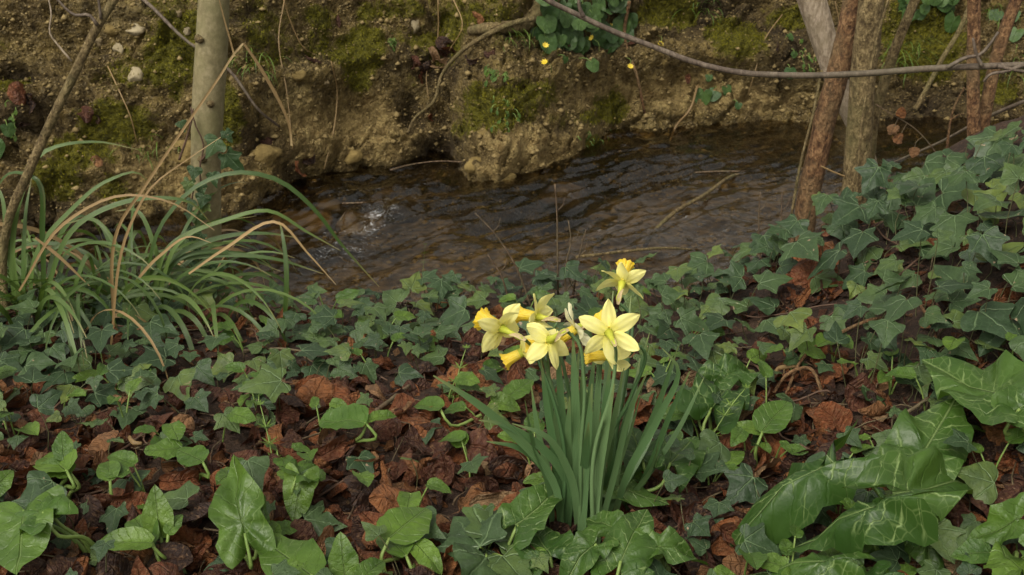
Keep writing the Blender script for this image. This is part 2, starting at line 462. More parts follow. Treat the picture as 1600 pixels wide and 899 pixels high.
M_OLIVE_BARK = mat_bark('olive_bark', (.075, .050, .022), (.19, .138, .062), (.30, .225, .11), (.14, .125, .048), .55, .85, .03, 85)
M_PALE_BARK = mat_bark('pale_bark', (.17, .125, .085), (.30, .24, .17), (.42, .34, .26), (.2, .16, .10), .35, .75, .006)
M_TWIG = mat_bark('brown_twig', (.048, .030, .017), (.10, .065, .038), (.175, .122, .072), (.10, .085, .045), .3, .7, .002, 110)
M_PURPLE = mat_bark('purplish_twig', (.058, .042, .032), (.11, .082, .060), (.18, .142, .105), (.10, .085, .055), .3, .6, .002, 110)
M_DRYSTEM = mat_blade('dry_stem', (.14, .085, .032), (.31, .205, .088), (.33, .24, .12), .6, 18, .12)
M_SEDGE = mat_blade('sedge_blade', (.032, .068, .013), (.095, .150, .034), (.22, .18, .07), .38)
M_DAFLEAF = mat_blade('daffodil_leaf', (.045, .105, .036), (.14, .225, .095), (.18, .22, .08), .34, 18)
M_GRASS = mat_blade('grass_blade', (.06, .12, .012), (.12, .19, .025), (.15, .18, .05), .5)
M_MOSS = mat_plain('moss', (.055, .055, .004), (.24, .22, .020), 120, .9, .3, .002, .1, None, .2)
M_STONE = mat_plain('limestone', (.10, .075, .038), (.26, .20, .11), 45, .85, .8, .008, .25)
M_PALESTONE = mat_plain('pale_stone', (.15, .12, .065), (.36, .30, .19), 45, .85, .8, .006, .25)
M_MUDSTONE = mat_plain('clay_stone', (.085, .06, .022), (.23, .165, .06), 45, .9, .9, .010, .2)
M_WETSTONE = mat_plain('wet_stone', (.035, .024, .012), (.13, .09, .045), 45, .35, .9, .010, .5)
M_CRUMB = mat_plain('clay_crumb', (.09, .06, .022), (.29, .22, .10), 25, .95, .5, .003, .2)
M_TEPAL = mat_petal('pale_yellow_tepal', (.78, .72, .12), (.90, .85, .30), .0, .45)
M_WHITE = mat_petal('cream_tepal', (.80, .74, .28), (.88, .86, .58), .0, .4)
M_TRUMPET = mat_petal('yellow_trumpet', (.72, .56, .035), (.80, .56, .018), .2, .9)
M_OVARY = mat_plain('floral_tube', (.22, .30, .03), (.50, .50, .06), 60, .45)
M_SPATHE = mat_plain('papery_spathe', (.36, .27, .13), (.55, .44, .25), 120, .7, .4, .002, .3, None, .2)
M_YELLOW = mat_petal('celandine_petal', (.62, .46, .01), (.75, .55, .02), 0, 1, .1)

# ------------------------------------------------------------------ near ground and stream bed
def lip(x):
    return 2.42 + 0.05 * np.sin(np.asarray(x) * 3.1 + 1.0) + 0.16 * sstep(.2, .9, x) + 0.12 * sstep(-.5, -1.2, x)
def gz(x, y, noise=True):
    x = np.asarray(x, float); y = np.asarray(y, float)
    m = (0.315 * sstep(0.30, 1.30, x) + .09 * sstep(.62, 1.15, x) * sstep(1.5, 2.1, y)) * (0.52 + 0.48 * sstep(1.1, 2.0, y)) - .035 * sstep(1.9, 2.5, y) * sstep(.6, .2, x)
    m = m + 0.06 * sstep(-.4, -1.4, x)
    dr = sstep(0, .52, y - lip(x))
    z = m * (1 - dr) - 0.43 * dr
    if noise:
        p = np.stack([x, y, np.zeros_like(x)], -1).reshape(-1, 3)
        z = z + (0.022 * fbm(p * 5, 3, 5) + .008 * fbm(p * 28, 3, 9)).reshape(x.shape) * (1 - .3 * dr)
    return z

def axis_samples(lo, a, b, hi, step, grow=1.35):
    mid = list(np.arange(a, b + 1e-6, step)); out = mid[:]
    s, v = step, b
    while v < hi: s *= grow; v += s; out.append(min(v, hi))
    s, v = step, a
    while v > lo: s *= grow; v -= s; out.insert(0, max(v, lo))
    return np.array(out)

def grid_mesh(X, Y, Z, L=None):
    r, c = X.shape
    V = np.stack([X, Y, Z], -1).reshape(-1, 3)
    i = np.arange(r * c).reshape(r, c)
    Fc = np.stack([i[:-1, :-1], i[:-1, 1:], i[1:, 1:], i[1:, :-1]], -1).reshape(-1, 4)
    return V, Fc

gx = axis_samples(-40, -1.6, 1.8, 40, .015); gy = axis_samples(-40, .9, 5.2, 6.0, .015)
GX, GY = np.meshgrid(gx, gy)
GZ = gz(GX, GY)
gV, gF = grid_mesh(GX, GY, GZ)
mb = MB(); mb.add(gV, gF.tolist())
ground = single('ground', mb, M_SOIL, None, None, (0, 0, 0), kind='structure')
ground['label'] = 'dark soil of the near stream bank and the stream bed'
BV_G = BVHTree.FromPolygons(gV.tolist(), gF.tolist())

# ------------------------------------------------------------------ far bank
base_px = [(-300, 385), (0, 365), (250, 345), (380, 335), (450, 303), (520, 280), (560, 268), (640, 262), (700, 258), (735, 285), (780, 300), (840, 285), (900, 258), (960, 225), (1050, 213), (1150, 205), (1300, 202), (1500, 196), (1700, 196), (2000, 190)]
bp = np.array([W(*q) for q in base_px])
def yb(x): return np.interp(x, bp[:, 0], bp[:, 1])
prof = np.array([(-.16, -.55), (-.02, -.27), (.05, -.10), (.12, .08), (.20, .25), (.31, .40), (.55, .50), (1.3, .56), (3.5, .62), (12, .9), (80, 3.5)])
seg = np.concatenate([[0], np.cumsum(np.linalg.norm(np.diff(prof, axis=0), axis=1))])
bx = axis_samples(-60, -2.45, 2.85, 60, .0085)
bs = axis_samples(0, .0, 1.12, seg[-1], .0085)
SX, SS = np.meshgrid(bx, bs)
PY = np.interp(SS, seg, prof[:, 0]); PZ = np.interp(SS, seg, prof[:, 1])
BY = yb(SX) + PY; BZ = PZ + 0 * SX
Pf = np.stack([SX, BY, BZ], -1).reshape(-1, 3)
ppx, ppy, _ = project(Pf)
fine = (sstep(2.2, 1.1, SS) * sstep(4.0, 2.6, np.abs(SX))).reshape(-1)
q = Pf.copy()
big = fbm(q * 3.2, 4, 21)
d1, d2, cid = worley(q * np.array([7, 5, 9]) + 0.35 * np.stack([fbm(q * 9, 2, 31), fbm(q * 9, 2, 32), fbm(q * 9, 2, 33)], 1), 41)
e1, e2, _ = worley(q * 22 + .4 * fbm(q * 30, 2, 35)[:, None], 45)
med = fbm(q * 13, 4, 25, .6); sm = fbm(q * 48, 3, 28, .6)
disp = .070 * big + .050 * (cid - .5) * sstep(.0, .18, d2 - d1) - .026 * sstep(.12, 0, d2 - d1) + .036 * med + .024 * sm + .024 * (.5 - e1)
ledge = .035 * np.sin(BZ.reshape(-1) * 24 + 2.5 * fbm(q * 2.2, 3, 61) + SX.reshape(-1) * .7)
disp = disp + ledge * sstep(.05, .35, BZ.reshape(-1) + .3)
pits = [(20, 112, 36, 16, .10), (350, 140, 22, 16, .06), (700, 180, 26, 34, .06), (640, 170, 16, 30, .10), (690, 224, 30, 15, .14), (700, 250, 60, 12, .10), (400, 222, 36, 20, .09), (545, 62, 18, 22, .04),
        (380, 20, 26, 20, .07), (270, 160, 22, 16, .05), (880, 205, 18, 14, .05), (925, 130, 22, 12, .05), (1180, 40, 34, 30, .05), (820, 30, 50, 22, .07), (670, 120, 40, 30, .06), (1060, 118, 26, 12, .04),
        (1010, 150, 60, 8, .03), (160, 130, 50, 10, .04), (90, 330, 60, 20, .06), (470, 95, 24, 14, .05), (1350, 160, 60, 10, .04)]
pitm = np.zeros(len(q))
for (cx, cy, rx, ry, dep) in pits:
    g = np.exp(-(((ppx - cx) / rx) ** 2 + ((ppy - cy) / ry) ** 2) ** 1.4)
    disp -= dep * g * (.8 + .5 * med)
bul = [(560, 120, 60, 50, .05), (560, 75, 50, 45, .05), (780, 240, 70, 45, .09), (850, 200, 90, 40, .05), (480, 225, 60, 30, .04), (600, 215, 50, 40, .04), (180, 195, 80, 40, .05), (230, 120, 60, 50, .03), (620, 30, 60, 40, .04), (760, 285, 40, 22, .07),
       (1050, 105, 120, 20, .035), (930, 110, 60, 30, .03), (440, 170, 40, 40, .03), (1160, 85, 60, 40, .05)]
for (cx, cy, rx, ry, dep) in bul:
    disp += dep * np.exp(-(((ppx - cx) / rx) ** 2 + ((ppy - cy) / ry) ** 2))
nrm = np.array([0, -.85, .53])
Bv = Pf + nrm * (disp * fine)[:, None]
Bv[:, 0] += .012 * med * fine
# painted surface kinds: moss growth, dark humus plus shade coloured into hollows and cracks, pale clay
n_a = fbm(q * 7, 4, 71)
def blobs(lst, sharp=1.0):
    m = np.zeros(len(q))
    for (cx, cy, rx, ry, s) in lst:
        m = np.maximum(m, s * np.exp(-(((ppx - cx) / rx) ** 2 + ((ppy - cy) / ry) ** 2) ** sharp))
    return m
moss_b = blobs([(275, 95, 50, 75, 1), (345, 175, 40, 60, .95), (185, 195, 85, 40, 1), (120, 235, 80, 40, .8), (95, 275, 50, 45, .95), (560, 80, 50, 50, 1), (560, 120, 36, 36, .7), (600, 15, 70, 25, .8), (775, 170, 80, 45, .9), (830, 145, 60, 35, .7),
                (1150, 70, 55, 55, .95), (1440, 60, 80, 70, 1), (955, 165, 40, 40, .65), (745, 20, 70, 30, .75), (500, 22, 50, 30, .6), (1040, 20, 60, 30, .8), (20, 130, 40, 30, .6), (310, 30, 40, 30, .6), (430, 45, 40, 40, .5), (640, 130, 30, 60, .4),
                (900, 190, 70, 30, .5), (180, 300, 50, 40, .6), (1560, 120, 60, 60, .6), (735, 195, 40, 30, .7), (1240, 20, 50, 30, .7), (930, 225, 20, 12, .8), (400, 60, 40, 30, .5)])
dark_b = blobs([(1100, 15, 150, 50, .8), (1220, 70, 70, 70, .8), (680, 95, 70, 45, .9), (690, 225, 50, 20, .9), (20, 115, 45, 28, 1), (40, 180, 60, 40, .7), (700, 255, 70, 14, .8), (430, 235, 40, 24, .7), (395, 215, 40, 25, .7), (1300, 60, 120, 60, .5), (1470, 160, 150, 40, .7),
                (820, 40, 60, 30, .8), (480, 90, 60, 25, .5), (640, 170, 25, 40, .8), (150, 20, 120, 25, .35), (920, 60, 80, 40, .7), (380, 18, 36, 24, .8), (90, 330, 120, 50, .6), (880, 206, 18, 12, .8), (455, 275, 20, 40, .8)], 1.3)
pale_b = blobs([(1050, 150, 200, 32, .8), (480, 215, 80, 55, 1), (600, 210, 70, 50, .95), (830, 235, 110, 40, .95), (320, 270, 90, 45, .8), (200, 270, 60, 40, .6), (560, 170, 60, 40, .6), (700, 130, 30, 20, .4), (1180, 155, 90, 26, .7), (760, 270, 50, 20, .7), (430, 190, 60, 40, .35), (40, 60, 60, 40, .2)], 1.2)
moss = np.clip(moss_b * 1.15 + .5 * n_a, 0, 1) * sstep(.15, .45, moss_b)
moss = np.maximum(moss, (.31 + .55 * fbm(q * 5, 3, 73)) * sstep(-.05, .2, BZ.reshape(-1)) * (1 - .6 * pale_b)); moss = np.maximum(moss, sstep(.42, .6, BZ.reshape(-1)) * .6)
wet = sstep(-.20, -.255, Bv[:, 2] + .03 * med)
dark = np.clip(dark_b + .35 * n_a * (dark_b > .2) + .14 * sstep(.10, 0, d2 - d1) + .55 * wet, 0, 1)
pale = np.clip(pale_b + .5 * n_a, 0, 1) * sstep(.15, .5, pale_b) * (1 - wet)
r_, c_ = SX.shape
ii = np.arange(r_ * c_).reshape(r_, c_)
bF = np.stack([ii[:-1, :-1], ii[:-1, 1:], ii[1:, 1:], ii[1:, :-1]], -1).reshape(-1, 4)
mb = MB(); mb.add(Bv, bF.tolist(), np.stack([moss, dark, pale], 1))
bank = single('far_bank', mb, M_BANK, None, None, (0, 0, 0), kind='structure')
bank['label'] = 'steep eroded clay bank with moss on the far side of the stream'
BV_B = BVHTree.FromPolygons(Bv.tolist(), bF.tolist())

def hitB(px, py):
    d = Vector(ray(px, py)); h = BV_B.ray_cast(Vector(CP), d)
    if h[0] is None: return np.array(P(px, py, 4.4)), np.array([0, -1.0, .3])
    n = np.array(h[1])
    if n @ np.array(d) > 0: n = -n
    return np.array(h[0]), n
def hitG(px, py, h=0.0):
    """point on the near ground (or h above it) seen at this pixel"""
    d = ray(px, py)
    o = Vector(CP - np.array([0, 0, h]))
    r = BV_G.ray_cast(o, Vector(d))
    if r[0] is None: return None
    return np.array(r[0]) + np.array([0, 0, h])
def gnd(x, y): return float(gz(np.array([x]), np.array([y]))[0])
def ong(p): return np.array([p[0], p[1], gnd(p[0], p[1])])

# ------------------------------------------------------------------ stream water
fx = axis_samples(-8, -1.9, 2.6, 8, .009, 1.25); fy = np.arange(2.55, 5.35, .0115)
WX, WY = np.meshgrid(fx, fy)
wp = np.stack([WX, WY, 0 * WX], -1).reshape(-1, 3)
ca, sa = math.cos(R(40)), math.sin(R(40))
al = wp[:, 0] * ca + wp[:, 1] * sa; ac = -wp[:, 0] * sa + wp[:, 1] * ca     # along and across the flow
wpx, wpy, _ = project(wp + np.array([0, 0, WZ]))
warp = .10 * fbm(wp * 3, 3, 81)
fl = np.stack([al * 2.6, (ac + warp) * 8.0, 0 * al], 1)
rx_, ry_ = wpx - 575, wpy - 362
ra, rc = (rx_ * -.853 + ry_ * .521), (rx_ * .521 + ry_ * .853)             # along and across the riffle
riff = np.exp(-((ra / 135) ** 2 + (rc / 34) ** 2)); riff = np.maximum(riff, .55 * np.exp(-(((wpx - 560) / 130) ** 2 + ((wpy - 320) / 26) ** 2)))
calm = sstep(950, 1250, wpx) * sstep(300, 235, wpy)
h = .027 * fbm(fl, 2, 83) * (1 - .8 * calm)
h += .022 * (1 - np.abs(fbm(np.stack([al * 6, (ac + warp * .6) * 19, 0 * al], 1), 2, 85))) * (1 - .7 * calm)
h += .0050 * fbm(np.stack([al * 18, ac * 50, 0 * al], 1), 2, 87) * (1 - .5 * calm)
h += riff * (.020 * fbm(wp * 26, 3, 89) + .016 * fbm(np.stack([al * 9, ac * 22, 0 * al], 1), 2, 93))
# a small drop over stones where the riffle breaks
h += .028 * sstep(-.25, .10, al - 2.0) + .012 * sstep(.3, 1.6, al - 2.0)
foam_glint = np.clip(riff * (.75 + .6 * fbm(wp * 14, 3, 95)), 0, 1)
wz = WZ + h - .012
wV, wF = grid_mesh(WX, WY, wz.reshape(WX.shape))
mb = MB(); mb.add(wV, wF.tolist(), np.stack([foam_glint, 0 * foam_glint, 0 * foam_glint], 1))
water = single('stream_water', mb, M_WATER, None, None, (0, 0, 0), kind='structure')
water['label'] = 'shallow brown stream water with ripples'

# ------------------------------------------------------------------ leaf shapes
def fan_leaf(half, cy, nside, rings, fold, droop, rip, nseed, curl=0.0, noise=.03):
    """leaf from a half outline, star shaped about (0, cy); returns verts, faces, luv; attach point at the origin, tip along +Y"""
    half = spline(np.array([(a, b, 0) for a, b in half]), nside + 1)[:, :2]
    half[0, 0] = 0; half[-1, 0] = 0
    out = np.vstack([half, np.stack([-half[1:-1, 0], half[1:-1, 1]], 1)[::-1]])
    N = len(out); c = np.array([0, cy])
    pts = [c[None]]
    for k in rings: pts.append(c + (out - c) * k)
    uv = np.vstack(pts)
    Fc = [[0, 1 + j, 1 + (j + 1) % N] for j in range(N)]
    for k in range(len(rings) - 1):
        a, b = 1 + k * N, 1 + (k + 1) * N
        Fc += [[a + j, b + j, b + (j + 1) % N, a + (j + 1) % N] for j in range(N)]
    u, v = uv[:, 0], uv[:, 1]
    rel = np.concatenate([[0]] + [np.full(N, k) for k in rings])
    z = fold * np.abs(u) - droop * np.clip(v, 0, 2) ** 2 - curl * u * u * 1.5
    ang = np.arctan2(u, v - cy)
    z = z + rip * rel ** 2 * np.sin(ang * 5 + nseed) * .5 + rip * rel * np.sin(ang * 9 + nseed * 2.3) * .35
    p3 = np.stack([u * 3, v * 3, np.full(len(u), nseed * 5.7)], 1)
    z = z + noise * fbm(p3, 2, 3)
    return np.stack([u, v, z], 1), Fc, np.stack([u, v, 0 * u], 1)

def jit(h, a):
    return [(x * (1 + random.uniform(-a, a)) if x else 0, y + random.uniform(-a, a) * .35 * (0 < i < len(h) - 1)) for i, (x, y) in enumerate(h)]
H_IVY5 = [(0, .0), (.09, -.07), (.24, -.15), (.40, -.08), (.37, .08), (.58, .33), (.31, .44), (.18, .68), (0, .98)]
H_IVY3 = [(0, .0), (.12, -.06), (.30, -.06), (.46, .05), (.50, .22), (.30, .42), (.18, .66), (0, 1.0)]
H_ARUM = [(0, .0), (.05, -.06), (.17, -.26), (.29, -.30), (.35, -.16), (.34, .02), (.37, .18), (.34, .40), (.25, .63), (.12, .85), (0, 1.0)]
H_OVAL = [(0, .0), (.10, .0), (.22, .08), (.29, .28), (.28, .50), (.21, .73), (.10, .92), (0, 1.0)]
H_ROUND = [(0, .0), (.08, -.12), (.28, -.20), (.46, -.05), (.50, .22), (.42, .50), (.24, .70), (0, .78)]
IVY = []; IVYS = []
for k in range(14):
    hf = jit(H_IVY5 if k % 3 else H_IVY3, .12)
    a = (random.uniform(-.05, .22), random.uniform(.02, .22), random.uniform(.02, .09), k * 1.7, random.uniform(0, .25), .06)
    IVY.append(fan_leaf(hf, .2, 15, (.45, .78, 1), *a)); IVYS.append(fan_leaf(hf, .2, 9, (.55, 1), *a))
ARUM = [fan_leaf(jit(H_ARUM, .10), .15, 18, (.35, .65, .86, 1), random.uniform(.0, .5), random.uniform(.1, .45), random.uniform(.07, .16), k * 2.1, random.uniform(0, .9), .14) for k in range(10)]
ROLL = [fan_leaf(jit(H_ARUM, .12), .15, 18, (.35, .65, .86, 1), .25, random.uniform(.2, .5), .15, k * 1.9 + 1, random.uniform(1.1, 1.9), .16) for k in range(5)]
YOUNG = [fan_leaf(jit(H_OVAL, .10), .4, 11, (.5, .8, 1), random.uniform(.1, .5), random.uniform(.05, .30), random.uniform(.02, .06), k * 2.7, random.uniform(0, .3), .05) for k in range(8)]
ROUND = [fan_leaf(jit(H_ROUND, .10), .22, 11, (.5, .8, 1), random.uniform(-.1, .3), random.uniform(.0, .25), random.uniform(.03, .09), k * 2.9, .1, .05) for k in range(6)]

def dead_leaf(k, nl=13, nw=9):
    """a dry leaf, pleated along its side veins and curled"""
    rs = np.random.default_rng(100 + k)
    L = []; V = []
    asp = rs.uniform(.5, .85)
    ku, kv = rs.choice([-1, 1]) * rs.uniform(1.0, 5.5), rs.choice([-1, 1, 1]) * rs.uniform(.4, 3.0)
    tw = rs.uniform(-1, 1)
    for i in range(nl):
        t = i / (nl - 1)
        wd = asp * .5 * (math.sin(math.pi * (.03 + .96 * t ** .85)) ** .75) + .01
        for j in range(nw):
            s = j / (nw - 1) * 2 - 1
            u = s * wd
            L.append((u, t, 0)); 
            x, y, z = u, t - .5, 0
            z += .018 * math.sin(t * 38 - abs(s) * 5) * (.8 if k % 6 == 0 else .12) * (1 - .3 * abs(s))
            z += .25 * abs(u) * rs.uniform(.7, 1.3)
            a = ku * x; x, z = (math.sin(a) / ku) * (1 - 0) - z * math.sin(a), (1 - math.cos(a)) / ku + z * math.cos(a)
            a = kv * y; y, z = math.sin(a) / kv - z * math.sin(a), (1 - math.cos(a)) / kv + z * math.cos(a)
            a = tw * y; x, z = x * math.cos(a) - z * math.sin(a), x * math.sin(a) + z * math.cos(a)
            V.append((x, y, z))
    V = np.array(V)
    V += .085 * np.stack([fbm(V * 3.2 + k * 9, 2, 1), fbm(V * 3.2 + k * 9, 2, 2), 1.7 * fbm(V * 3.6 + k * 9, 3, 4)], 1)
    Fc = [[i * nw + j, i * nw + j + 1, (i + 1) * nw + j + 1, (i + 1) * nw + j] for i in range(nl - 1) for j in range(nw - 1)]
    V[:, 2] -= V[:, 2].mean()
    return V, Fc, np.array(L, float)
DEAD = [dead_leaf(k) for k in range(26)]
DEADS = [dead_leaf(k, 8, 5) for k in range(26)]

def as_mesh(var, name, mat):
    b = MB(); b.add(*var); me = b.mesh(name); me.materials.append(mat); return me
ME_IVY = [as_mesh(v, 'leaf', M_IVY) for v in IVY]
ME_ARUM = [as_mesh(v, 'leaf', M_ARUM) for v in ARUM]
ME_ROLL = [as_mesh(v, 'leaf', M_ARUM) for v in ROLL]
ME_YOUNG = [as_mesh(v, 'leaf', M_YOUNG) for v in YOUNG]
ME_YARUM = [as_mesh(v, 'leaf', M_YOUNG) for v in ARUM]
ME_CEL = [as_mesh(v, 'leaf', M_CEL) for v in ROUND]
ME_DEAD = [as_mesh(v, 'dead_leaf', M_DEAD) for v in DEAD]
ME_DEADK = [[as_mesh(v, 'dead_leaf', mk) for v in DEAD] for mk in M_DEADK]

# ------------------------------------------------------------------ trees
def px_path(lst, Y):
    """(px, py[, dY]) list -> points near depth Y"""
    return [P(a[0], a[1], Y + (a[2] if len(a) > 2 else 0)) for a in lst]
def trunk_thing(name, label, cat, path, Y, widths, mat, up=1.6, group=None, sides=20, rough=.10, n=60, down=.35, rscale=40, seed=3):
    """path listed top to bottom in the photo; continued upward out of frame and down into the soil"""
    p = px_path(path, Y)
    top = p[0] + (p[0] - p[1]) / np.linalg.norm(p[0] - p[1]) * up
    bot = p[-1] + np.array([0, 0, -down])
    gzv = gnd(bot[0], bot[1]); bot[2] = min(bot[2], gzv - .05)
    pts = spline([top] + p + [bot], n)
    dep = [float(np.dot(x - CP, CF)) for x in p]
    rad = [w_ / 2 * d / F for w_, d in zip(widths, dep)]
    cum = np.concatenate([[0], np.cumsum(np.linalg.norm(np.diff(np.array([top] + p + [bot]), axis=0), axis=1))])
    rr = np.interp(np.linspace(0, cum[-1], n), cum, [rad[0] * .75] + rad + [rad[-1] * 1.15])
    base = np.array([bot[0], bot[1], gzv])
    t = thing(name, label, cat, base, group)
    m = MB(); tube(m, pts, rr, sides, rough, rscale, seed=seed); tr = part('trunk', m, mat, t)
    return t, pts, rr

sap, sp_pts, sp_r = trunk_thing('sapling_tree', 'smooth grey-olive sapling trunk rising straight through the sedge with ivy on it', 'tree',
    [(334, 0), (329, 100), (323, 205), (322, 307), (325, 400), (326, 450)], 2.62, [49, 51, 48, 45, 43, 46], M_SMOOTH_BARK, 1.8, rough=.05, rscale=14)
for (px, py, a) in [(313, 62, .9), (330, 163, .4), (318, 250, .6)]:
    m = MB(); c = P(px, py, 2.585); tube(m, [c + np.array([-.006, .01, 0]), c, c + np.array([.004 * a, -.006, .003])], [.010, .008, .004], 8, .3, 90); part('knot', m, M_OLIVE_BARK, sap)

T1, _, _ = trunk_thing('leaning_tree', 'pale peeling trunk leaning behind the two brown trunks', 'tree',
    [(1268, 0), (1284, 50), (1298, 100), (1322, 160), (1345, 215), (1366, 300)], 3.12, [44, 40, 36, 32, 28, 26], M_PALE_BARK, 1.2, seed=5)
T2, _, _ = trunk_thing('leaning_tree', 'reddish brown rough trunk leaning left beside the straight olive trunk', 'tree',
    [(1334, 0), (1313, 98), (1287, 196), (1266, 294), (1258, 335)], 2.92, [32, 34, 35, 34, 36], M_RED_BARK, 1.4, rough=.16, seed=6)
T3, _, _ = trunk_thing('young_tree', 'straight olive brown trunk standing between the leaning trunks', 'tree',
    [(1362, 0), (1351, 98), (1344, 196), (1336, 294), (1332, 330)], 2.86, [41, 40, 40, 41, 44], M_OLIVE_BARK, 1.6, rough=.13, seed=7)
T4, _, _ = trunk_thing('young_tree', 'thin dark leaning stem just behind the olive trunk', 'tree',
    [(1430, 0), (1400, 73), (1378, 142), (1365, 190), (1358, 250)], 3.05, [15, 16, 17, 17, 17], M_OLIVE_BARK, 1.2, rough=.12, sides=12, seed=8)
T5, _, _ = trunk_thing('young_tree', 'slim upright reddish stem rising from the ivy mound', 'tree',
    [(1522, 0), (1521, 80), (1521, 170), (1521, 245)], 2.72, [20, 20, 20, 20], M_RED_BARK, 1.4, rough=.12, sides=14, seed=9)
T6, _, _ = trunk_thing('young_tree', 'slim reddish stem slanting right from the foot of the upright one', 'tree',
    [(1588, 0), (1562, 73), (1543, 155), (1534, 220), (1530, 260)], 2.76, [19, 20, 20, 19, 19], M_RED_BARK, 1.4, rough=.12, sides=14, seed=10)
# leaning sapling on the left with side twigs
p = px_path([(178, 0), (150, 46), (118, 112), (80, 190), (42, 275), (16, 335), (6, 380), (4, 440)], 2.25)
bot = ong(p[-1] + np.array([0, 0, 0])); bot[2] -= .05
top = p[0] + (p[0] - p[1]) * 8
t = thing('leaning_sapling', 'thin bare sapling stem leaning right over the sedge', 'sapling', ong(bot))
m = MB(); tube(m, spline([top] + p + [bot], 60), [.005, .0075, .008, .0085, .009, .009], 10, .08, 60); part('stem', m, M_OLIVE_BARK, t)
m = MB(); tube(m, spline(px_path([(152, 40), (140, 24), (118, 24), (92, 2), (70, -30)], 2.24), 14), [.0035, .0018], 6); part('twig', m, M_PURPLE, t)
m = MB(); tube(m, spline(px_path([(112, 96), (92, 72), (79, 55), (80, 20), (74, -10)], 2.22), 14), [.0022, .0012], 6); part('twig', m, M_PALE_BARK, t)
m = MB(); tube(m, spline(px_path([(158, 30), (154, 0), (150, -20)], 2.24), 6), [.003, .002], 6); part('twig', m, M_PURPLE, t)

def stick(name, label, path, Y, w0, w1, mat, cat='branch', group=None, n=30, sides=7, rough=.1, extra=None):
    pts = np.array(path) if Y is None else np.array(px_path(path, Y))
    pts = spline(pts, n)
    d = float(np.dot(pts[0] - CP, CF))
    m = MB(); tube(m, pts, [w0 / 2 * d / F, (w0 + w1) / 4 * d / F, w1 / 2 * d / F], sides, rough, 80)
    if extra:
        for e in extra: tube(m, spline(e[0], 10), e[1], 5)
    return single(name, m, mat, label, cat, pts[0], group)

# overhanging branch close to the camera
br = [(800, -40), (855, 0), (900, 22), (960, 50), (1020, 73), (1080, 96), (1140, 111), (1240, 118), (1350, 115), (1460, 107), (1600, 102), (1760, 98), (1900, 96), (2040, 130), (2150, 230), (2200, 380)]
p = px_path(br, 1.62); p.append(ong(p[-1] + np.array([.03, .02, 0])) - np.array([0, 0, .05]))
t = thing('overhanging_branch', 'bare purplish grey branch sweeping across above the stream', 'branch', p[-1])
m = MB(); tube(m, spline(p, 130), [.0034, .0038, .0042, .0045, .0048, .007, .011], 10, .12, 60); part('limb', m, M_PURPLE, t)
for tw in ([(1480, 106), (1510, 90), (1530, 86), (1552, 62), (1560, 50)], [(1600, 102), (1570, 112), (1545, 118), (1537, 128)], [(1535, 104), (1528, 92), (1520, 60)], [(912, 27), (905, 10), (908, -20)], [(1560, 104), (1600, 112), (1650, 118)]):
    m = MB(); tube(m, spline(px_path(tw, 1.61), 12), [.003, .0016], 6, .1, 80); part('twig', m, M_PURPLE, t)
# a strut that carries the branch from a trunk outside the frame
# far bank roots and branches
def bank_path(lst, off=.02):
    out = []
    for a in lst:
        h_, n_ = hitB(a[0], a[1]); o_ = a[2] if len(a) > 2 else off
        out.append(h_ + n_ * o_ * .5 + np.array([0, -1, .1]) * o_ * .5)
    return out
stick('bank_root', 'thick gnarled root bending out of the far bank beside the celandine', bank_path([(735, 48, .0), (770, 47, .02), (800, 42, .03), (825, 30, .03), (838, 10, .03), (848, -20, .0)]), None, 14, 26, M_OLIVE_BARK, 'root', None, 34, 14, .2)
stick('fallen_branch', 'thin curved tan branch hanging from the root down the far bank', bank_path([(828, 22, .05), (790, 38, .06), (750, 58, .06), (725, 90, .05), (700, 120, .05), (680, 158, .05), (655, 188, .04), (634, 208, .02)]), None, 9, 4, M_OLIVE_BARK, n=50)
stick('fallen_branch', 'dark straight branch slanting down the mossy bank behind the sapling trunk', bank_path([(205, -10, .04), (248, 30, .06), (300, 70, .07), (350, 115, .07), (395, 158, .06), (432, 195, .03)]), None, 6, 4, M_PURPLE)
stick('fallen_branch', 'straight reddish twig leaning on the bank below the celandine', bank_path([(982, -5, .05), (984, 60, .06), (992, 110, .05), (1008, 180, .02)]), None, 6, 4, M_RED_BARK)
stick('fallen_branch', 'slender twig reaching from the clay bank to the water', bank_path([(1086, 130, .03), (1070, 170, .05), (1055, 200, .05), (1045, 215, .03)]), None, 4, 3, M_DRYSTEM)
stick('fallen_branch', 'long thin grey branch slanting behind the slim reddish stems', px_path([(1516, 8), (1498, 50), (1472, 93), (1450, 135), (1430, 172)], 4.5), None, 8, 8, M_OLIVE_BARK, n=30)
stick('fallen_branch', 'purplish dead branch dipping into the stream under the slim stems', px_path([(1640, 145, -.5), (1595, 161, -.4), (1547, 181, -.3), (1463, 225, -.1), (1405, 250, 0.0), (1380, 262, .05)], 4.1), None, 7, 3, M_PURPLE)
stick('dead_twig', 'red-brown forked twig standing out of the ivy before the upright stem', px_path([(1507, 137), (1492, 165), (1485, 190), (1481, 220), (1477, 270)], 2.85), None, 3, 5, M_RED_BARK, 'twig',
      extra=[([P(1485, 188, 2.85), P(1496, 180, 2.85), P(1508, 178, 2.86)], [.0018, .001])])
stick('dead_twig', 'thin pale stem leaning beside the reddish leaning trunk', px_path([(1284, 110), (1270, 180), (1250, 260), (1238, 330), (1235, 350)], 2.9), None, 4, 5, M_OLIVE_BARK, 'twig')
stick('dead_twig', 'thin vine stem running down the front of the olive trunk', px_path([(1388, 0), (1370, 60), (1356, 130), (1346, 200), (1341, 262), (1338, 330)], 2.80), None, 4, 4, M_OLIVE_BARK, 'vine')
stick('dead_twig', 'small dry twig crossing between the two brown trunks', px_path([(1283, 260), (1300, 268), (1320, 276)], 2.84), None, 3, 3, M_DRYSTEM, 'twig')
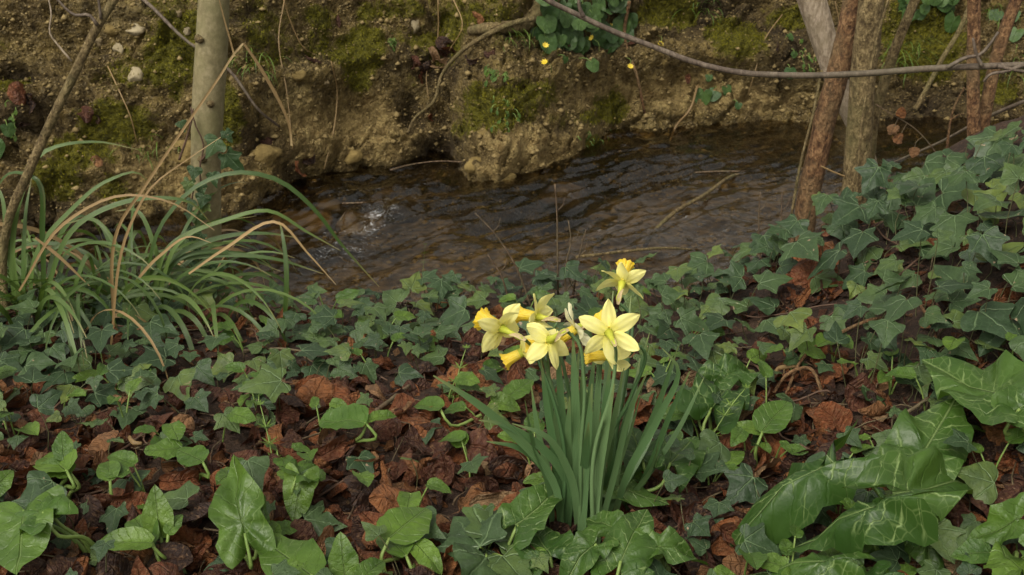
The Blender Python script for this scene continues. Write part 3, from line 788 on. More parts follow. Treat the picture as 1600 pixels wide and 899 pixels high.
wp0 = [W(1008, 385, -.30), W(1020, 365, -.22), W(1050, 335, -.2), W(1100, 305, -.19), W(1140, 277, -.2), W(1172, 272, -.27)]
stick('fallen_branch', 'crooked tan branch sticking out of the stream below the trunks', wp0, None, 7, 5, M_OLIVE_BARK, n=40, rough=.2)
wp0 = [W(900, 402, -.20), W(960, 395, -.2), W(1030, 388, -.2), W(1100, 392, -.24)]
stick('fallen_branch', 'straight brown stick floating along the near edge of the water', wp0, None, 5, 4, M_OLIVE_BARK)
for k, (lb, pth) in enumerate([('thin reddish twig lying on the shallow riffle bar', [(535, 318), (565, 317), (600, 316)]), ('short pale twig on the gravel by the riffle', [(532, 345), (543, 330), (552, 325)]), ('dark twigs washed against the far bank hollow', [(610, 266), (640, 258), (690, 252), (730, 254)]), ('reddish twig in the water above the crooked branch', [(1085, 270), (1120, 268), (1165, 268)])]):
    stick('dead_twig', lb, [W(a, b, -.215) for a, b in pth], None, 3, 2, M_TWIG, 'twig', None, 10)

# ------------------------------------------------------------------ stones
def stone_mb(c, sx, sy, sz, seed, sub=3):
    import bmesh
    bm = bmesh.new(); bmesh.ops.create_icosphere(bm, subdivisions=sub, radius=1)
    V = np.array([v.co[:] for v in bm.verts]); Fc = [[v.index for v in f.verts] for f in bm.faces]; bm.free()
    d1, d2, ci = worley(V * 1.1 + seed * 3.3, seed)
    rs = np.random.default_rng(seed)
    for _ in range(7):                                  # broken faces
        nn = rs.normal(0, 1, 3); nn /= np.linalg.norm(nn); lim = rs.uniform(.55, .85); dd = V @ nn
        V = V - np.clip(dd - lim, 0, None)[:, None] * nn
    V = V * (1 + .30 * fbm(V * 1.6 + seed * 5, 3, seed) + .16 * fbm(V * 6 + seed, 3, 4))[:, None]
    V = V * np.array([sx, sy, sz]) + np.asarray(c)
    m = MB(); m.add(V, Fc); return m
stones = [(423, 248, 28, 22, M_MUDSTONE, 'rounded ochre boulder set in the foot of the far bank'), (211, 123, 13, 15, M_PALESTONE, 'pale grey stone in the clay beside the moss by the sapling'),
          (210, 46, 20, 10, M_PALESTONE, 'flat pale stone near the top of the mossy bank'), (186, 75, 10, 9, M_PALESTONE, 'small round pale stone below the flat one'), (173, 50, 15, 12, M_MUDSTONE, 'ochre stone beside the flat pale stone'),
          (293, 50, 11, 10, M_PALESTONE, 'pale angular stone beside the sapling trunk'), (280, 24, 12, 7, M_STONE, 'grey stone half buried in the upper bank'), (155, 66, 13, 9, M_STONE, 'dull brown stone wedged in clay below the upper bank'),
          (470, 118, 12, 10, M_MUDSTONE, 'ochre lump of clay stone above the pale clay face'), (112, 137, 8, 7, M_STONE, 'small stone in the clay left of the moss'), (648, 41, 10, 14, M_PALESTONE, 'upright yellowish stone in the upper bank by the root'),
          (700, 57, 9, 8, M_STONE, 'small grey stone below the thick root'), (757, 205, 14, 10, M_MUDSTONE, 'ochre stone in the mossy clay bulge'), (738, 262, 22, 13, M_MUDSTONE, 'ochre rock at the water edge under the clay bulge'), (790, 283, 22, 12, M_MUDSTONE, 'low clay rock washed by the stream under the bulge'),
          (545, 248, 22, 14, M_MUDSTONE, 'clay rock at the foot of the pale bank face'), (1010, 215, 16, 8, M_MUDSTONE, 'small flat clay rock at the far water edge'), (1330, 150, 14, 34, M_PALESTONE, 'pale upright stone behind the brown trunks'), (300, 245, 30, 22, M_MUDSTONE, 'clay boulder behind the sapling trunk'),
          (335, 275, 30, 16, M_MUDSTONE, 'low clay boulder behind the sapling foot'), (510, 130, 9, 7, M_STONE, 'grey pebble in the dark bank above the pale face')]
for k, (px, py, rx, ry, mt, lb) in enumerate(stones):
    c, n_ = hitB(px, py); d = float(np.dot(c - CP, CF)); a, b = rx * d / F, ry * d / F
    c = c - n_ * min(a, b) * .45
    single('stone', stone_mb(c, a, (a + b) * .4, b, 20 + k), mt, lb, 'stone', c, 'stones in the far bank')
for k, (px, py, rx, ry, mt, lb) in enumerate([(882, 285, 44, 17, M_MUDSTONE, 'smooth greenish stone just under the water by the far bank'), (560, 335, 40, 14, M_MUDSTONE, 'low wet rock where the riffle breaks'), (470, 335, 50, 14, M_MUDSTONE, 'brown rock in the shallow riffle bar'),
                                               (520, 312, 30, 10, M_MUDSTONE, 'dark wet rock behind the riffle'), (430, 360, 40, 14, M_MUDSTONE, 'flat muddy rock beside the sapling foot'), (600, 300, 24, 8, M_MUDSTONE, 'small wet rock above the riffle')]):
    c = W(px, py, WZ - .005); d = float(np.dot(c - CP, CF)); a = rx * d / F; b = ry * d / F
    c = c + np.array([0, 0, -b * (1.15 if k else 1.25)])
    single('stream_stone', stone_mb(c, a, a * .9, b * 1.4, 60 + k), M_WETSTONE, lb, 'stone', c, 'stones in the stream')
# crumbs of clay and gravel on the bank: nobody could count these
OCT = np.array([(1, 0, 0), (-1, 0, 0), (0, 1, 0), (0, -1, 0), (0, 0, 1), (0, 0, -1)], float)
OCF = [[0, 2, 4], [2, 1, 4], [1, 3, 4], [3, 0, 4], [2, 0, 5], [1, 2, 5], [3, 1, 5], [0, 3, 5]]
m = MB()
vis = np.where((ppx > -150) & (ppx < 1750) & (ppy > -60) & (ppy < 330) & (SS.reshape(-1) < 1.15))[0]
for k in rng.choice(vis, 11000):
    if moss[k] > .55 and rng.random() < .8: continue
    s_ = rng.uniform(.002, .0055) * (1 if rng.random() < .9 else 2.6)
    V = OCT * rng.uniform(.6, 1.3, (6, 3)) * s_ * np.array([1.2, 1, .8])
    a = rng.uniform(0, 6.28); ca_, sa_ = math.cos(a), math.sin(a)
    V = V @ np.array([[ca_, -sa_, 0], [sa_, ca_, 0], [0, 0, 1]])
    m.add(V + Bv[k] + np.array([0, -.3, .2]) * s_, OCF)
tag(single('clay_crumbs', m, M_CRUMB, 'loose crumbs of clay and gravel on the far bank', 'gravel', (0, 0, 0), kind='stuff'))
# gravel on the stream bed
m = MB()
for k in range(2600):
    x = rng.uniform(-1.6, 2.4); y = rng.uniform(2.75, 4.9)
    if y > yb(x) + .05: continue
    s_ = rng.uniform(.005, .018)
    V = OCT * rng.uniform(.6, 1.3, (6, 3)) * s_ * np.array([1.3, 1.1, .6])
    a = rng.uniform(0, 6.28); ca_, sa_ = math.cos(a), math.sin(a)
    V = V @ np.array([[ca_, -sa_, 0], [sa_, ca_, 0], [0, 0, 1]])
    m.add(V + np.array([x, y, gnd(x, y) + .3 * s_]), OCF)
single('stream_gravel', m, M_CRUMB, 'brown gravel on the stream bed', 'gravel', (0, 0, 0), kind='stuff')
# moss cushions
m = MB()
cand = vis[moss[vis] > .50]
for k in rng.choice(cand, 15000):
    b_ = Bv[k] + rng.normal(0, .004, 3); hh = rng.uniform(.004, .011)
    dr = np.array([rng.normal(0, .5), -.6 + rng.normal(0, .4), .8]); dr /= np.linalg.norm(dr)
    s_ = np.cross(dr, rng.normal(0, 1, 3)); s_ /= np.linalg.norm(s_); wv = rng.uniform(.0012, .0028)
    m.add([b_ - s_ * wv - dr * .003, b_ + s_ * wv - dr * .003, b_ + dr * hh], [[0, 1, 2]])
single('moss', m, M_MOSS, 'yellow-green moss cushions on the far bank', 'moss', (0, 0, 0), kind='stuff', smooth=False)

# ------------------------------------------------------------------ ivy
SHIFT_CACHE = None
def in_ell(px, py, e): return ((px - e[0]) / e[2]) ** 2 + ((py - e[1]) / e[3]) ** 2
LITTER = [(350, 505, 80, 48, .12), (590, 660, 170, 85, .06), (650, 745, 150, 60, .05), (730, 600, 60, 60, .15), (1270, 440, 65, 55, .15), (1255, 560, 95, 45, .2), (1290, 640, 140, 65, .12), (1180, 690, 70, 60, .2), (1560, 560, 60, 80, .6),
          (1560, 690, 80, 60, .15), (190, 690, 170, 50, .3), (300, 800, 110, 60, .12), (500, 800, 100, 60, .15), (200, 860, 120, 40, .2), (905, 800, 90, 90, .1), (940, 640, 110, 120, .25), (60, 680, 50, 40, .4), (1100, 800, 90, 60, .15), (420, 690, 60, 40, .15)]
def ivy_density(px, py):
    d = 0.0
    if px < 780 and 430 < py < 640: d = .85 if py > 590 else 1.0
    if 350 < px < 640 and py < 452: return 0.0
    if 640 <= px < 760 and py < 425: return 0.0
    if px >= 1000 and py < 395 - (px - 1000) * .34: return 0.0
    if px < 430 and 600 <= py < 700: d = max(min(d, .5), .38)
    if px < 480 and py >= 690: d = .20
    if 480 <= px < 860 and py >= 640: d = max(d, .18)
    if 640 < px < 1080 and 395 < py < 480: d = 1.15
    if 820 < px < 1080 and 480 <= py < 640: d = max(d, .55)
    if px >= 1020 and py < 620: d = max(d, 1.0)
    if px >= 1250 and py < 540: d = 1.0
    if px >= 1020 and py >= 620: d = max(d, .35)
    for e in LITTER:
        if in_ell(px, py, e) < 1: d = min(d, e[4])
    return d
PATCHES = [('ivy_patch', 'ivy carpet spreading under the sedge and the smooth sapling', lambda x, y: x < 430 and y < 640),
           ('ivy_patch', 'ivy carpet along the stream edge between sapling and daffodils', lambda x, y: 430 <= x < 830 and y < 640),
           ('ivy_patch', 'ivy around and behind the daffodils at the water edge', lambda x, y: 830 <= x < 1090 and y < 640),
           ('ivy_patch', 'ivy slope below the brown trunks right of the daffodils', lambda x, y: 1090 <= x < 1330 and y < 640),
           ('ivy_mound', 'tall ivy mound banked up beneath the slim reddish stems', lambda x, y: x >= 1330 and y < 640),
           ('ivy_patch', 'sparse ivy sprigs among dead leaves left of the daffodils', lambda x, y: x < 830),
           ('ivy_patch', 'scattered ivy leaves among the large marbled arum leaves', lambda x, y: True)]
pool = [[] for _ in PATCHES]
taken = []
cells = {}
tries = 0
CLUMP = np.array([(px_, py_) for px_, py_ in zip(rng.uniform(-150, 1750, 60), rng.uniform(200, 1000, 60))])
_nx, _ny = np.meshgrid(np.arange(260), np.arange(160))
nzf = fbm(np.stack([_nx / 11.0, _ny / 8.0, 0 * _nx], -1).reshape(-1, 3), 3, 77).reshape(160, 260)
while tries < 20000:
    tries += 1
    px, py = rng.uniform(-160, 1760), rng.uniform(190, 1010)
    if ivy_density(px, py) < .02: continue
    mound = px > 1230 and py < 520
    hh = rng.uniform(.015, .065) if not mound else rng.uniform(.015, .11)
    if rng.random() < .25: hh *= 1.5
    g = hitG(px, py, hh)
    if g is None or g[1] > lip(g[0]) + (.06 if px < 900 else .30) or g[2] < -.14: continue
    dep = float(np.dot(g - CP, CF))
    sz = rng.uniform(.040, .070) * (1.25 if mound else 1.0)
    if py < 470 and px < 1080: sz *= .82
    if rng.random() < .22: sz *= .58
    rp = sz * F / dep * (.42 if not mound else .40)
    dv = ivy_density(px, py) * (1.0 + 1.0 * nzf[int(np.clip((py + 200) // 8, 0, 159)), int(np.clip((px + 200) // 8, 0, 259))])
    if dv < .04: continue
    rp *= min(1.0 / math.sqrt(min(dv, 1.0)), 4.0)
    key = (int(px // 40), int(py // 40)); ok = True
    for a in (-2, -1, 0, 1, 2):
        for b in (-2, -1, 0, 1, 2):
            for (qx, qy, qr) in cells.get((key[0] + a, key[1] + b), ()):
                if (px - qx) ** 2 + ((py - qy) * 1.25) ** 2 < ((rp + qr) * .5) ** 2 * 1.7: ok = False; break
            if not ok: break
        if not ok: break
    if not ok: continue
    cells.setdefault(key, []).append((px, py, rp))
    inv = -60 < px < 1660 and py < 940
    for k, pt in enumerate(PATCHES):
        if pt[2](px, py): pool[k].append((sz * F / dep * (1 if inv else .1), px, py, g, sz, mound)); break
for k, (nm, lb, _) in enumerate(PATCHES):
    L = sorted(pool[k], key=lambda a: -a[0])
    if not L: continue
    cxy = np.mean([a[3] for a in L], axis=0)
    root = thing(nm, lb, 'ivy', ong(cxy), 'ivy growing over the near bank')
    stems = MB(); extra = MB(); vines = MB()
    for j, (_, px, py, g, sz, mound) in enumerate(L):
        az = rng.uniform(0, 6.28)
        tip = np.array([math.cos(az), math.sin(az) * .8 - .45, -.25 + rng.normal(0, .15)])
        nm_ = np.array([rng.normal(0, .30) - (.35 if mound else 0), -.35 + rng.normal(0, .28), 1.0])
        tip = tip - nm_ * (tip @ nm_) / (nm_ @ nm_)
        vi = int(rng.integers(len(IVY)))
        M = frame(g, tip, nm_, sz * 1.08, rng.uniform(.9, 1.12))
        if j < 290: inst('leaf', ME_IVY[vi], M_IVY, root, M)
        else: bake(extra, IVYS[vi], M, rng.random())
        f = ong(g + np.array([rng.normal(0, .018), rng.normal(0, .018) + .012, 0])); f[2] -= .006
        mid = (g + f) / 2 + np.array([rng.normal(0, .006), rng.normal(0, .006), .006])
        tube(stems, spline([f, mid, g], 5), [.0010, .0008], 4, cap=False)
    part('stalks', stems, M_IVYSTALK, root, kind='stuff')
    if extra.n: part('small_leaves', extra, M_IVY, root, kind='stuff')
    for _ in range(max(6, len(L) // 8)):
        a = L[int(rng.integers(len(L)))][3]; ang = rng.uniform(0, 6.28); pts = []
        q_ = a.copy()
        for i in range(6):
            q_ = q_ + np.array([math.cos(ang), math.sin(ang), 0]) * .04; ang += rng.normal(0, .35)
            if q_[1] > lip(q_[0]) + .1: break
            z_ = ong(q_); z_[2] += rng.uniform(.004, .02); pts.append(z_)
        if len(pts) > 2: tube(vines, spline(pts, 14), [.0022, .0016], 5)
    if vines.n: part('vines', vines, M_VINE, root, kind='stuff')
print('ivy', [len(x) for x in pool])

for lb, pth in [('long reddish ivy runner crossing the slope above rust leaves', [(1400, 470), (1360, 500), (1310, 522), (1262, 552), (1225, 600)]), ('forked reddish runner lying on the slope litter below it', [(1290, 590), (1262, 575), (1235, 582), (1205, 596)]),
                ('thick brown runner under the ivy carpet by the sedge', [(180, 505), (230, 512), (255, 535), (300, 545)]), ('bare runner climbing the ivy mound', [(1450, 560), (1462, 520), (1440, 480), (1452, 450)])]:
    p_ = []
    for a, b in pth:
        g = hitG(a, b, .035); p_.append(g)
    p_[0][2] -= .035; p_[-1][2] -= .035
    m = MB(); tube(m, spline(p_, 26), [.003, .0032, .0024], 7, .15, 90); single('ivy_runner', m, M_RED_BARK, lb, 'ivy runner', p_[0])
# ivy climbing the sapling
base = ong(P(318, 440, 2.56))
t = thing('climbing_ivy', 'ivy vine climbing the foot of the sapling trunk', 'ivy', base)
m = MB()
for pth in ([(318, 440), (314, 400), (310, 350), (315, 300), (312, 262), (318, 225), (305, 195), (298, 168)], [(308, 420), (302, 360), (300, 310), (304, 290)], [(315, 250), (330, 232), (345, 222)], [(280, 250), (292, 215), (300, 185), (302, 170)]):
    tube(m, spline(px_path(pth, 2.575), 20), [.0028, .0016], 6)
part('vine', m, M_VINE, t)
for (px, py, s_) in [(340, 218, .052), (354, 240, .058), (352, 205, .03), (304, 262, .034), (332, 270, .036), (296, 283, .036), (312, 290, .030), (318, 305, .034), (300, 312, .034), (322, 318, .030), (308, 335, .036), (300, 355, .036), (316, 365, .034), (305, 385, .038), (312, 408, .04), (298, 405, .034), (325, 420, .04), (300, 430, .04), (318, 432, .04), (282, 190, .026), (300, 330, .03), (290, 375, .035), (335, 425, .04), (345, 410, .035)]:
    c = P(px, py, 2.565 - rng.uniform(0, .02))
    M = frame(c, (rng.normal(0, .4), -.2, -1), (rng.normal(0, .3), -1, .35), s_); inst('leaf', ME_IVY[int(rng.integers(len(IVY)))], M_IVY, t, M)

# ------------------------------------------------------------------ dead leaves
dl = []
for k in range(9000):
    px, py = rng.uniform(-150, 1750), rng.uniform(300, 1010)
    dens = 1.0 - .72 * min(1, ivy_density(px, py))
    if rng.random() > dens: continue
    g = hitG(px, py)
    if g is None or g[1] > lip(g[0]) + .22: continue
    dep = float(np.dot(g - CP, CF))
    sz = rng.uniform(.032, .078)
    score = sz * F / dep * (1.25 - ivy_density(px, py)) * rng.uniform(.8, 1.2) if (-40 < px < 1640 and 300 < py < 925) else 0
    dl.append((score, px, py, g, sz))
    if len(dl) > 2300: break
dl.sort(key=lambda a: -a[0])
litter = MB()
KINDS = ['crumpled brown dead leaf lying on the near bank', 'curled rust-red dead leaf lying on the near bank']
for j, (sc, px, py, g, sz) in enumerate(dl):
    nrm_ = np.array([rng.normal(0, .75), -.3 + rng.normal(0, .75), 1.0]); az = rng.uniform(0, 6.28)
    tip = np.array([math.cos(az), math.sin(az), rng.normal(0, .25)])
    tip = tip - nrm_ * (tip @ nrm_) / (nrm_ @ nrm_)
    vi = int(rng.integers(len(DEAD)))
    lift = sz * rng.uniform(.10, .45) if j < 300 else rng.uniform(-.002, .010)
    M = frame(g + np.array([0, 0, lift]), tip, nrm_, sz)
    if j < 270:
        kd = int(rng.choice([0, 0, 1, 1, 1, 2]))
        o = inst('dead_leaf', ME_DEADK[kd][vi], M_DEADK[kd], None, M)
        zone = ('under the ivy and sedge by the sapling' if px < 430 and py < 600 else 'between the ivy sprigs downslope of the sedge' if px < 430 else 'in the ivy along the water edge' if px < 1000 and py < 560 else
                'in the bare litter round the two-leaved arum stalk' if px < 650 and py < 760 else 'beneath the arching outer daffodil leaf' if px < 860 and py < 760 else 'before the broad ivy leaves in the litter' if px < 860 else 'on the slope below the leaning trunks' if px < 1420 and py < 620 else 'under the ivy mound' if py < 620 else 'around the foot of the daffodils' if px < 1110 else 'among the large marbled arum leaves')
        ex = np.ptp(DEAD[vi][0], axis=0); shp = 'tightly curled ' if ex[2] > .75 * min(ex[0], ex[1]) else 'cupped ' if ex[2] > .45 * min(ex[0], ex[1]) else 'flattened '
        tag(o, ('small ' if sz < .052 else 'large ' if sz > .066 else '') + shp + ('dark brown', 'rust-red', 'pale tan')[kd] + ' dead leaf ' + zone, 'dead leaf', 'dead leaves on the near bank')
    else: bake(litter, DEADS[vi], M, rng.random() ** 1.5 * .75)
# the large curled leaves that stand out
for (px, py, s_, kd, lb) in [(1240, 448, .075, 1, 'topmost rust leaf of the heap below the leaning trunks'), (1268, 428, .085, 1, 'broad rust leaf in the heap below the leaning trunks'), (1288, 404, .07, 1, 'rust leaf at the upper end of the heap below the trunks'), (1252, 468, .075, 1, 'rust leaf at the lower end of the heap below the trunks'), (1222, 462, .06, 0, 'dark leaf beside the heap below the leaning trunks'),
        (1100, 632, .085, 1, 'upright folded rust leaf between daffodils and holed arum leaf'), (1195, 708, .09, 1, 'bright rust leaf behind the holed arum leaf stalk'), (735, 588, .085, 1, 'twisted rust leaf behind the arching daffodil leaf'), (716, 568, .07, 1, 'red leaf fragment under the low trumpet daffodil'), (748, 600, .06, 2, 'pleated tan leaf under the low trumpet daffodil'),
        (762, 712, .10, 1, 'large torn orange-brown leaf beside the daffodil foot'), (790, 735, .07, 0, 'dark leaf under the torn orange-brown leaf'), (345, 490, .085, 1, 'rust leaf heaped on others by the sapling ivy'), (372, 508, .08, 1, 'large rust leaf in the heap by the sapling ivy'), (405, 492, .07, 0, 'dark curled leaf in the heap by the sapling ivy'), (305, 484, .07, 1, 'upturned rust leaf beside the heap by the sapling ivy'),
        (435, 682, .07, 2, 'pale tan bag-shaped leaf in the bare litter'), (285, 752, .075, 1, 'folded orange-brown leaf below the bright folded arum leaf'), (282, 668, .05, 2, 'pointed tan leaf standing above the young arums'), (68, 655, .06, 1, 'square rust leaf standing by the ivy carpet'), (35, 662, .065, 0, 'brown leaf standing beside the square rust leaf'), (1158, 842, .10, 1, 'rust leaf with dark edge under the long arum leaves'), (668, 686, .085, 0, 'dark red leaf lying flat in the bare litter'),
        (1300, 655, .07, 1, 'rust leaf beside the pale grey leaf on the slope'), (1365, 650, .06, 2, 'pale grey-tan leaf on the slope above the arums'), (1225, 590, .07, 1, 'rust leaf under the long catkin')]:
    g = hitG(px, py, s_ * .30); az = rng.uniform(0, 6.28); nrm_ = np.array([rng.normal(0, .4), -.8, .9]); tip = np.array([math.cos(az), math.sin(az) * .4, math.sin(az)]); tip = tip - nrm_ * (tip @ nrm_) / (nrm_ @ nrm_)
    tag(inst('dead_leaf', ME_DEADK[kd][int(rng.integers(26))], M_DEADK[kd], None, frame(g, tip, nrm_, s_)), lb, 'dead leaf', 'dead leaves on the near bank')
# small fragments
for k in range(4200):
    px, py = rng.uniform(-150, 1750), rng.uniform(330, 1010)
    g = hitG(px, py)
    if g is None or g[1] > lip(g[0]) + .25: continue
    a = rng.uniform(0, 6.28); s_ = rng.uniform(.006, .018)
    x = np.array([math.cos(a), math.sin(a), rng.normal(0, .3)]) * s_; y = np.array([-math.sin(a), math.cos(a), rng.normal(0, .4)]) * s_ * rng.uniform(.4, .8)
    c = g + np.array([0, 0, rng.uniform(0, .012)]); rr = rng.random() ** 1.5 * .8
    litter.add([c - x, c - y * .9, c + x * .8 + np.array([0, 0, s_ * .3]), c + y], [[0, 1, 2, 3]], [[-.3, .2, rr], [0, 0, rr], [.3, .7, rr], [0, 1, rr]])
single('leaf_litter', litter, M_DEAD, 'dark rotting leaf litter covering the soil of the near bank', 'leaf litter', (0, 0, 0), kind='stuff')
tw = MB()
for k in range(520):
    px, py = rng.uniform(-100, 1700), rng.uniform(340, 960)
    g = hitG(px, py)
    if g is None or g[1] > lip(g[0]) + .2: continue
    a = rng.uniform(0, 6.28); L_ = rng.uniform(.02, .11)
    d = np.array([math.cos(a), math.sin(a), 0]) * L_
    e = ong(g + d); c = g + np.array([0, 0, rng.uniform(.003, .02)]); e[2] += rng.uniform(.003, .02)
    tube(tw, spline([c, (c + e) / 2 + rng.normal(0, .004, 3), e], 5), [rng.uniform(.0008, .0022), .0008], 4)
single('twig_litter', tw, M_TWIG, 'small broken twigs scattered through the leaf litter', 'twigs', (0, 0, 0), kind='stuff')
# dead leaves lodged in the far bank
for (px, py, s_, r0) in [(690, 100, .10, 0), (675, 85, .08, 0), (705, 82, .09, 0), (665, 105, .08, 0), (652, 120, .06, 0), (668, 182, .05, 0), (690, 72, .07, 0), (645, 95, .06, 0), (40, 165, .09, 0), (25, 150, .08, 0), (35, 190, .06, 0), (740, 95, .06, 0), (770, 85, .07, 0), (752, 28, .06, 0), (1075, 128, .05, 0), (480, 245, .07, 0), (462, 262, .07, 0), (415, 220, .07, 0), (135, 178, .06, 0), (155, 185, .06, 0), (530, 35, .06, 0), (1215, 75, .06, 0), (880, 75, .06, 0), (1340, 90, .06, 0), (1570, 30, .07, 0), (150, 250, .06, 0), (990, 70, .05, 0), (490, 100, .06, 0)]:
    c, n_ = hitB(px, py)
    M = frame(c + n_ * .012, rng.normal(0, 1, 3), n_ + rng.normal(0, .35, 3), s_)
    o = inst('dead_leaf', ME_DEAD[int(rng.integers(26))], M_DEAD, None, M)
    zn = 'in the dark pocket under the thick root' if 630 < px < 780 and 60 < py < 140 else 'in the hollow beside the leaning sapling' if px < 60 else 'at the foot of the pale clay face' if 400 < px < 500 and py > 200 else 'on the moss left of the sapling trunk' if px < 300 else 'near the celandine' if 860 < px < 1100 else 'behind the brown trunks' if px > 1200 else 'on the clay above the stream bend'
    tag(o, 'shrivelled dead leaf lodged in the far bank ' + zn, 'dead leaf', 'dead leaves on the far bank')

# ------------------------------------------------------------------ arum plants
def arum(label, root_px, leaves, me_list, mat, name='arum_plant', group='arum plants in the foreground'):
    """leaves: (attach px, py, tip px, py, attach height, tip height, width factor, roll)"""
    r0 = hitG(*root_px); r0 = ong(r0)
    t = thing(name, label, 'plant', r0, group)
    for (ax, ay, tx, ty, ha, ht, wf, roll) in leaves:
        A = hitG(ax, ay, ha); T = hitG(tx, ty, ht)
        yv = T - A; L_ = np.linalg.norm(yv)
        up = np.array([roll, -.35, 1.0])
        M = frame(A, yv, up, L_, wf)
        o = inst('leaf', me_list[int(rng.integers(len(me_list)))], mat, t, M)
        m = MB(); b_ = r0 + np.array([rng.normal(0, .006), rng.normal(0, .006), -.01])
        yn = yv / L_
        c1 = A - yn * L_ * .18 - np.array([0, 0, .012 + ha * .15])
        tube(m, spline([b_, b_ * .6 + c1 * .4 + np.array([0, 0, ha * .2]), c1, A + yn * L_ * .04 - np.array([0, 0, .001])], 12), [.0038, .003, .0022], 7)
        part('stalk', m, M_PETIOLE, t)
    return t
arum('marbled arum with broad leaf pointing at the ivy mound', (1590, 700), [(1578, 628, 1438, 546, .10, .12, .9, -.2), (1590, 640, 1680, 590, .1, .1, 1, .2)], ME_ARUM, M_ARUM)
arum('marbled arum with upright broad leaf above the rolled one', (1450, 790), [(1436, 718, 1500, 608, .09, .12, 1.05, .1), (1392, 775, 1558, 702, .11, .09, .68, .25)], ME_ARUM, M_ARUM)
arum('large marbled arum with long leaves reaching toward the daffodils', (1400, 850), [(1306, 722, 1122, 815, .13, .08, .72, -.3), (1398, 790, 1200, 826, .14, .09, .50, .1), (1385, 790, 1458, 842, .12, .08, .75, .2)], ME_ROLL, M_ARUM)
arum('marbled arum with low leaves under the large long-leaved plant', (1420, 915), [(1312, 882, 1152, 868, .10, .07, .62, 0), (1445, 815, 1478, 905, .06, .03, .9, .2), (1380, 900, 1290, 935, .09, .08, .8, 0)], ME_ROLL, M_ARUM)
arum('small arum with rounded leaf beside the long pale stalk', (1580, 870), [(1595, 812, 1505, 842, .08, .06, 1.0, 0), (1600, 900, 1560, 850, .08, .06, 1.2, 0), (1610, 860, 1680, 880, .08, .06, 1, 0)], ME_YARUM, M_YOUNG)
arum('marbled arum with upright arrow leaf in front of the daffodil clump', (975, 915), [(968, 880, 1013, 772, .09, .14, .92, .05), (1015, 852, 1115, 862, .09, .08, .75, .1), (962, 828, 914, 797, .09, .10, 1.2, -.1), (932, 848, 872, 898, .10, .08, 1.0, -.1), (1000, 905, 1060, 960, .08, .06, 1, 0)], ME_ARUM, M_ARUM)
arum('marbled arum leaning against the foot of the daffodils', (950, 800), [(925, 745, 1050, 766, .08, .07, .75, 0), (1005, 720, 985, 660, .08, .10, 1.0, -.1), (1045, 725, 1092, 668, .07, .08, .9, .2)], ME_ARUM, M_ARUM)
arum('plain green arum wedged between broad ivy leaves and the daffodils', (850, 850), [(806, 822, 876, 742, .07, .10, 1.0, -.2), (860, 870, 830, 812, .05, .06, 1.4, 0), (838, 880, 800, 905, .05, .04, 1.3, 0)], ME_ARUM, M_ARUM)
arum('bright green arum with one tall folded arrow leaf among dead leaves', (376, 872), [(384, 838, 347, 700, .07, .16, .78, -.3), (400, 838, 414, 775, .06, .09, .6, .4)], ME_YARUM, M_YOUNG)
arum('young arum with narrow upright leaf and small one beside it', (258, 868), [(252, 842, 240, 760, .04, .11, .95, 0), (262, 835, 284, 800, .05, .07, 1.0, .2), (240, 850, 205, 800, .04, .05, .9, -.2), (238, 850, 150, 838, .05, .06, .9, 0)], ME_YOUNG, M_YOUNG)
arum('large light green arum leaves with thick stalk beside the tussock of dead leaves', (150, 870), [(38, 795, 8, 872, .09, .08, 1.4, -.3), (70, 800, 5, 765, .10, .09, 1.0, 0), (80, 800, 20, 820, .08, .07, .9, 0)], ME_YARUM, M_YOUNG)
arum('young arum with two oval leaves set opposite on one stalk', (530, 716), [(573, 660, 496, 652, .07, .07, 1.1, 0), (573, 658, 620, 645, .07, .08, .8, 0)], ME_YOUNG, M_YOUNG)
arum('young arum with arrow leaf drooping over dark litter', (470, 800), [(470, 745, 455, 812, .07, .03, 1.1, 0), (462, 745, 505, 728, .07, .06, 1.0, .2)], ME_YARUM, M_YOUNG)
arum('young arum with pale spotted oval leaf left of the broad ivy leaves', (640, 870), [(606, 842, 668, 784, .06, .08, 1.3, 0), (650, 850, 690, 890, .05, .04, 1.1, 0), (636, 868, 590, 830, .05, .04, .9, 0)], ME_YOUNG, M_YOUNG)
arum('young arum with upright spotted oval leaves at the foot of the litter', (540, 920), [(540, 908, 532, 836, .04, .10, 1.1, 0), (490, 900, 402, 826, .06, .07, .9, 0), (470, 905, 440, 870, .05, .06, 1, 0), (560, 910, 600, 870, .05, .06, 1, 0)], ME_YOUNG, M_YOUNG)
arum('young arum with single bright oval leaf on a thin stalk', (190, 800), [(172, 752, 168, 716, .06, .075, 1.3, 0)], ME_YOUNG, M_YOUNG)
arum('young arum with glossy oval leaf by the ivy carpet below the sedge', (100, 770), [(112, 740, 62, 718, .05, .06, 1.2, 0), (105, 735, 60, 700, .06, .05, 1, 0), (100, 720, 95, 670, .06, .09, 1, 0)], ME_YOUNG, M_YOUNG)
arum('young arum with bright folded leaf below a rust leaf', (295, 745), [(318, 722, 276, 696, .05, .06, 1.3, 0), (285, 700, 225, 700, .05, .06, 1.2, 0)], ME_YOUNG, M_YOUNG)
arum('young arum with insect-holed leaf standing in rust leaves', (1188, 735), [(1190, 676, 1232, 622, .07, .09, 1.1, 0)], ME_YOUNG, M_ARUM)
arum('young arum between the daffodils and the holed leaf', (1110, 720), [(1090, 640, 1060, 600, .07, .09, 1.2, 0), (1110, 640, 1160, 570, .08, .09, .9, 0), (1125, 590, 1200, 560, .08, .08, .9, 0)], ME_ARUM, M_ARUM)
arum('young arum right behind the daffodil leaves', (800, 640), [(792, 620, 832, 588, .04, .06, 1.1, 0), (690, 640, 645, 622, .05, .05, 1, 0)], ME_YOUNG, M_YOUNG)
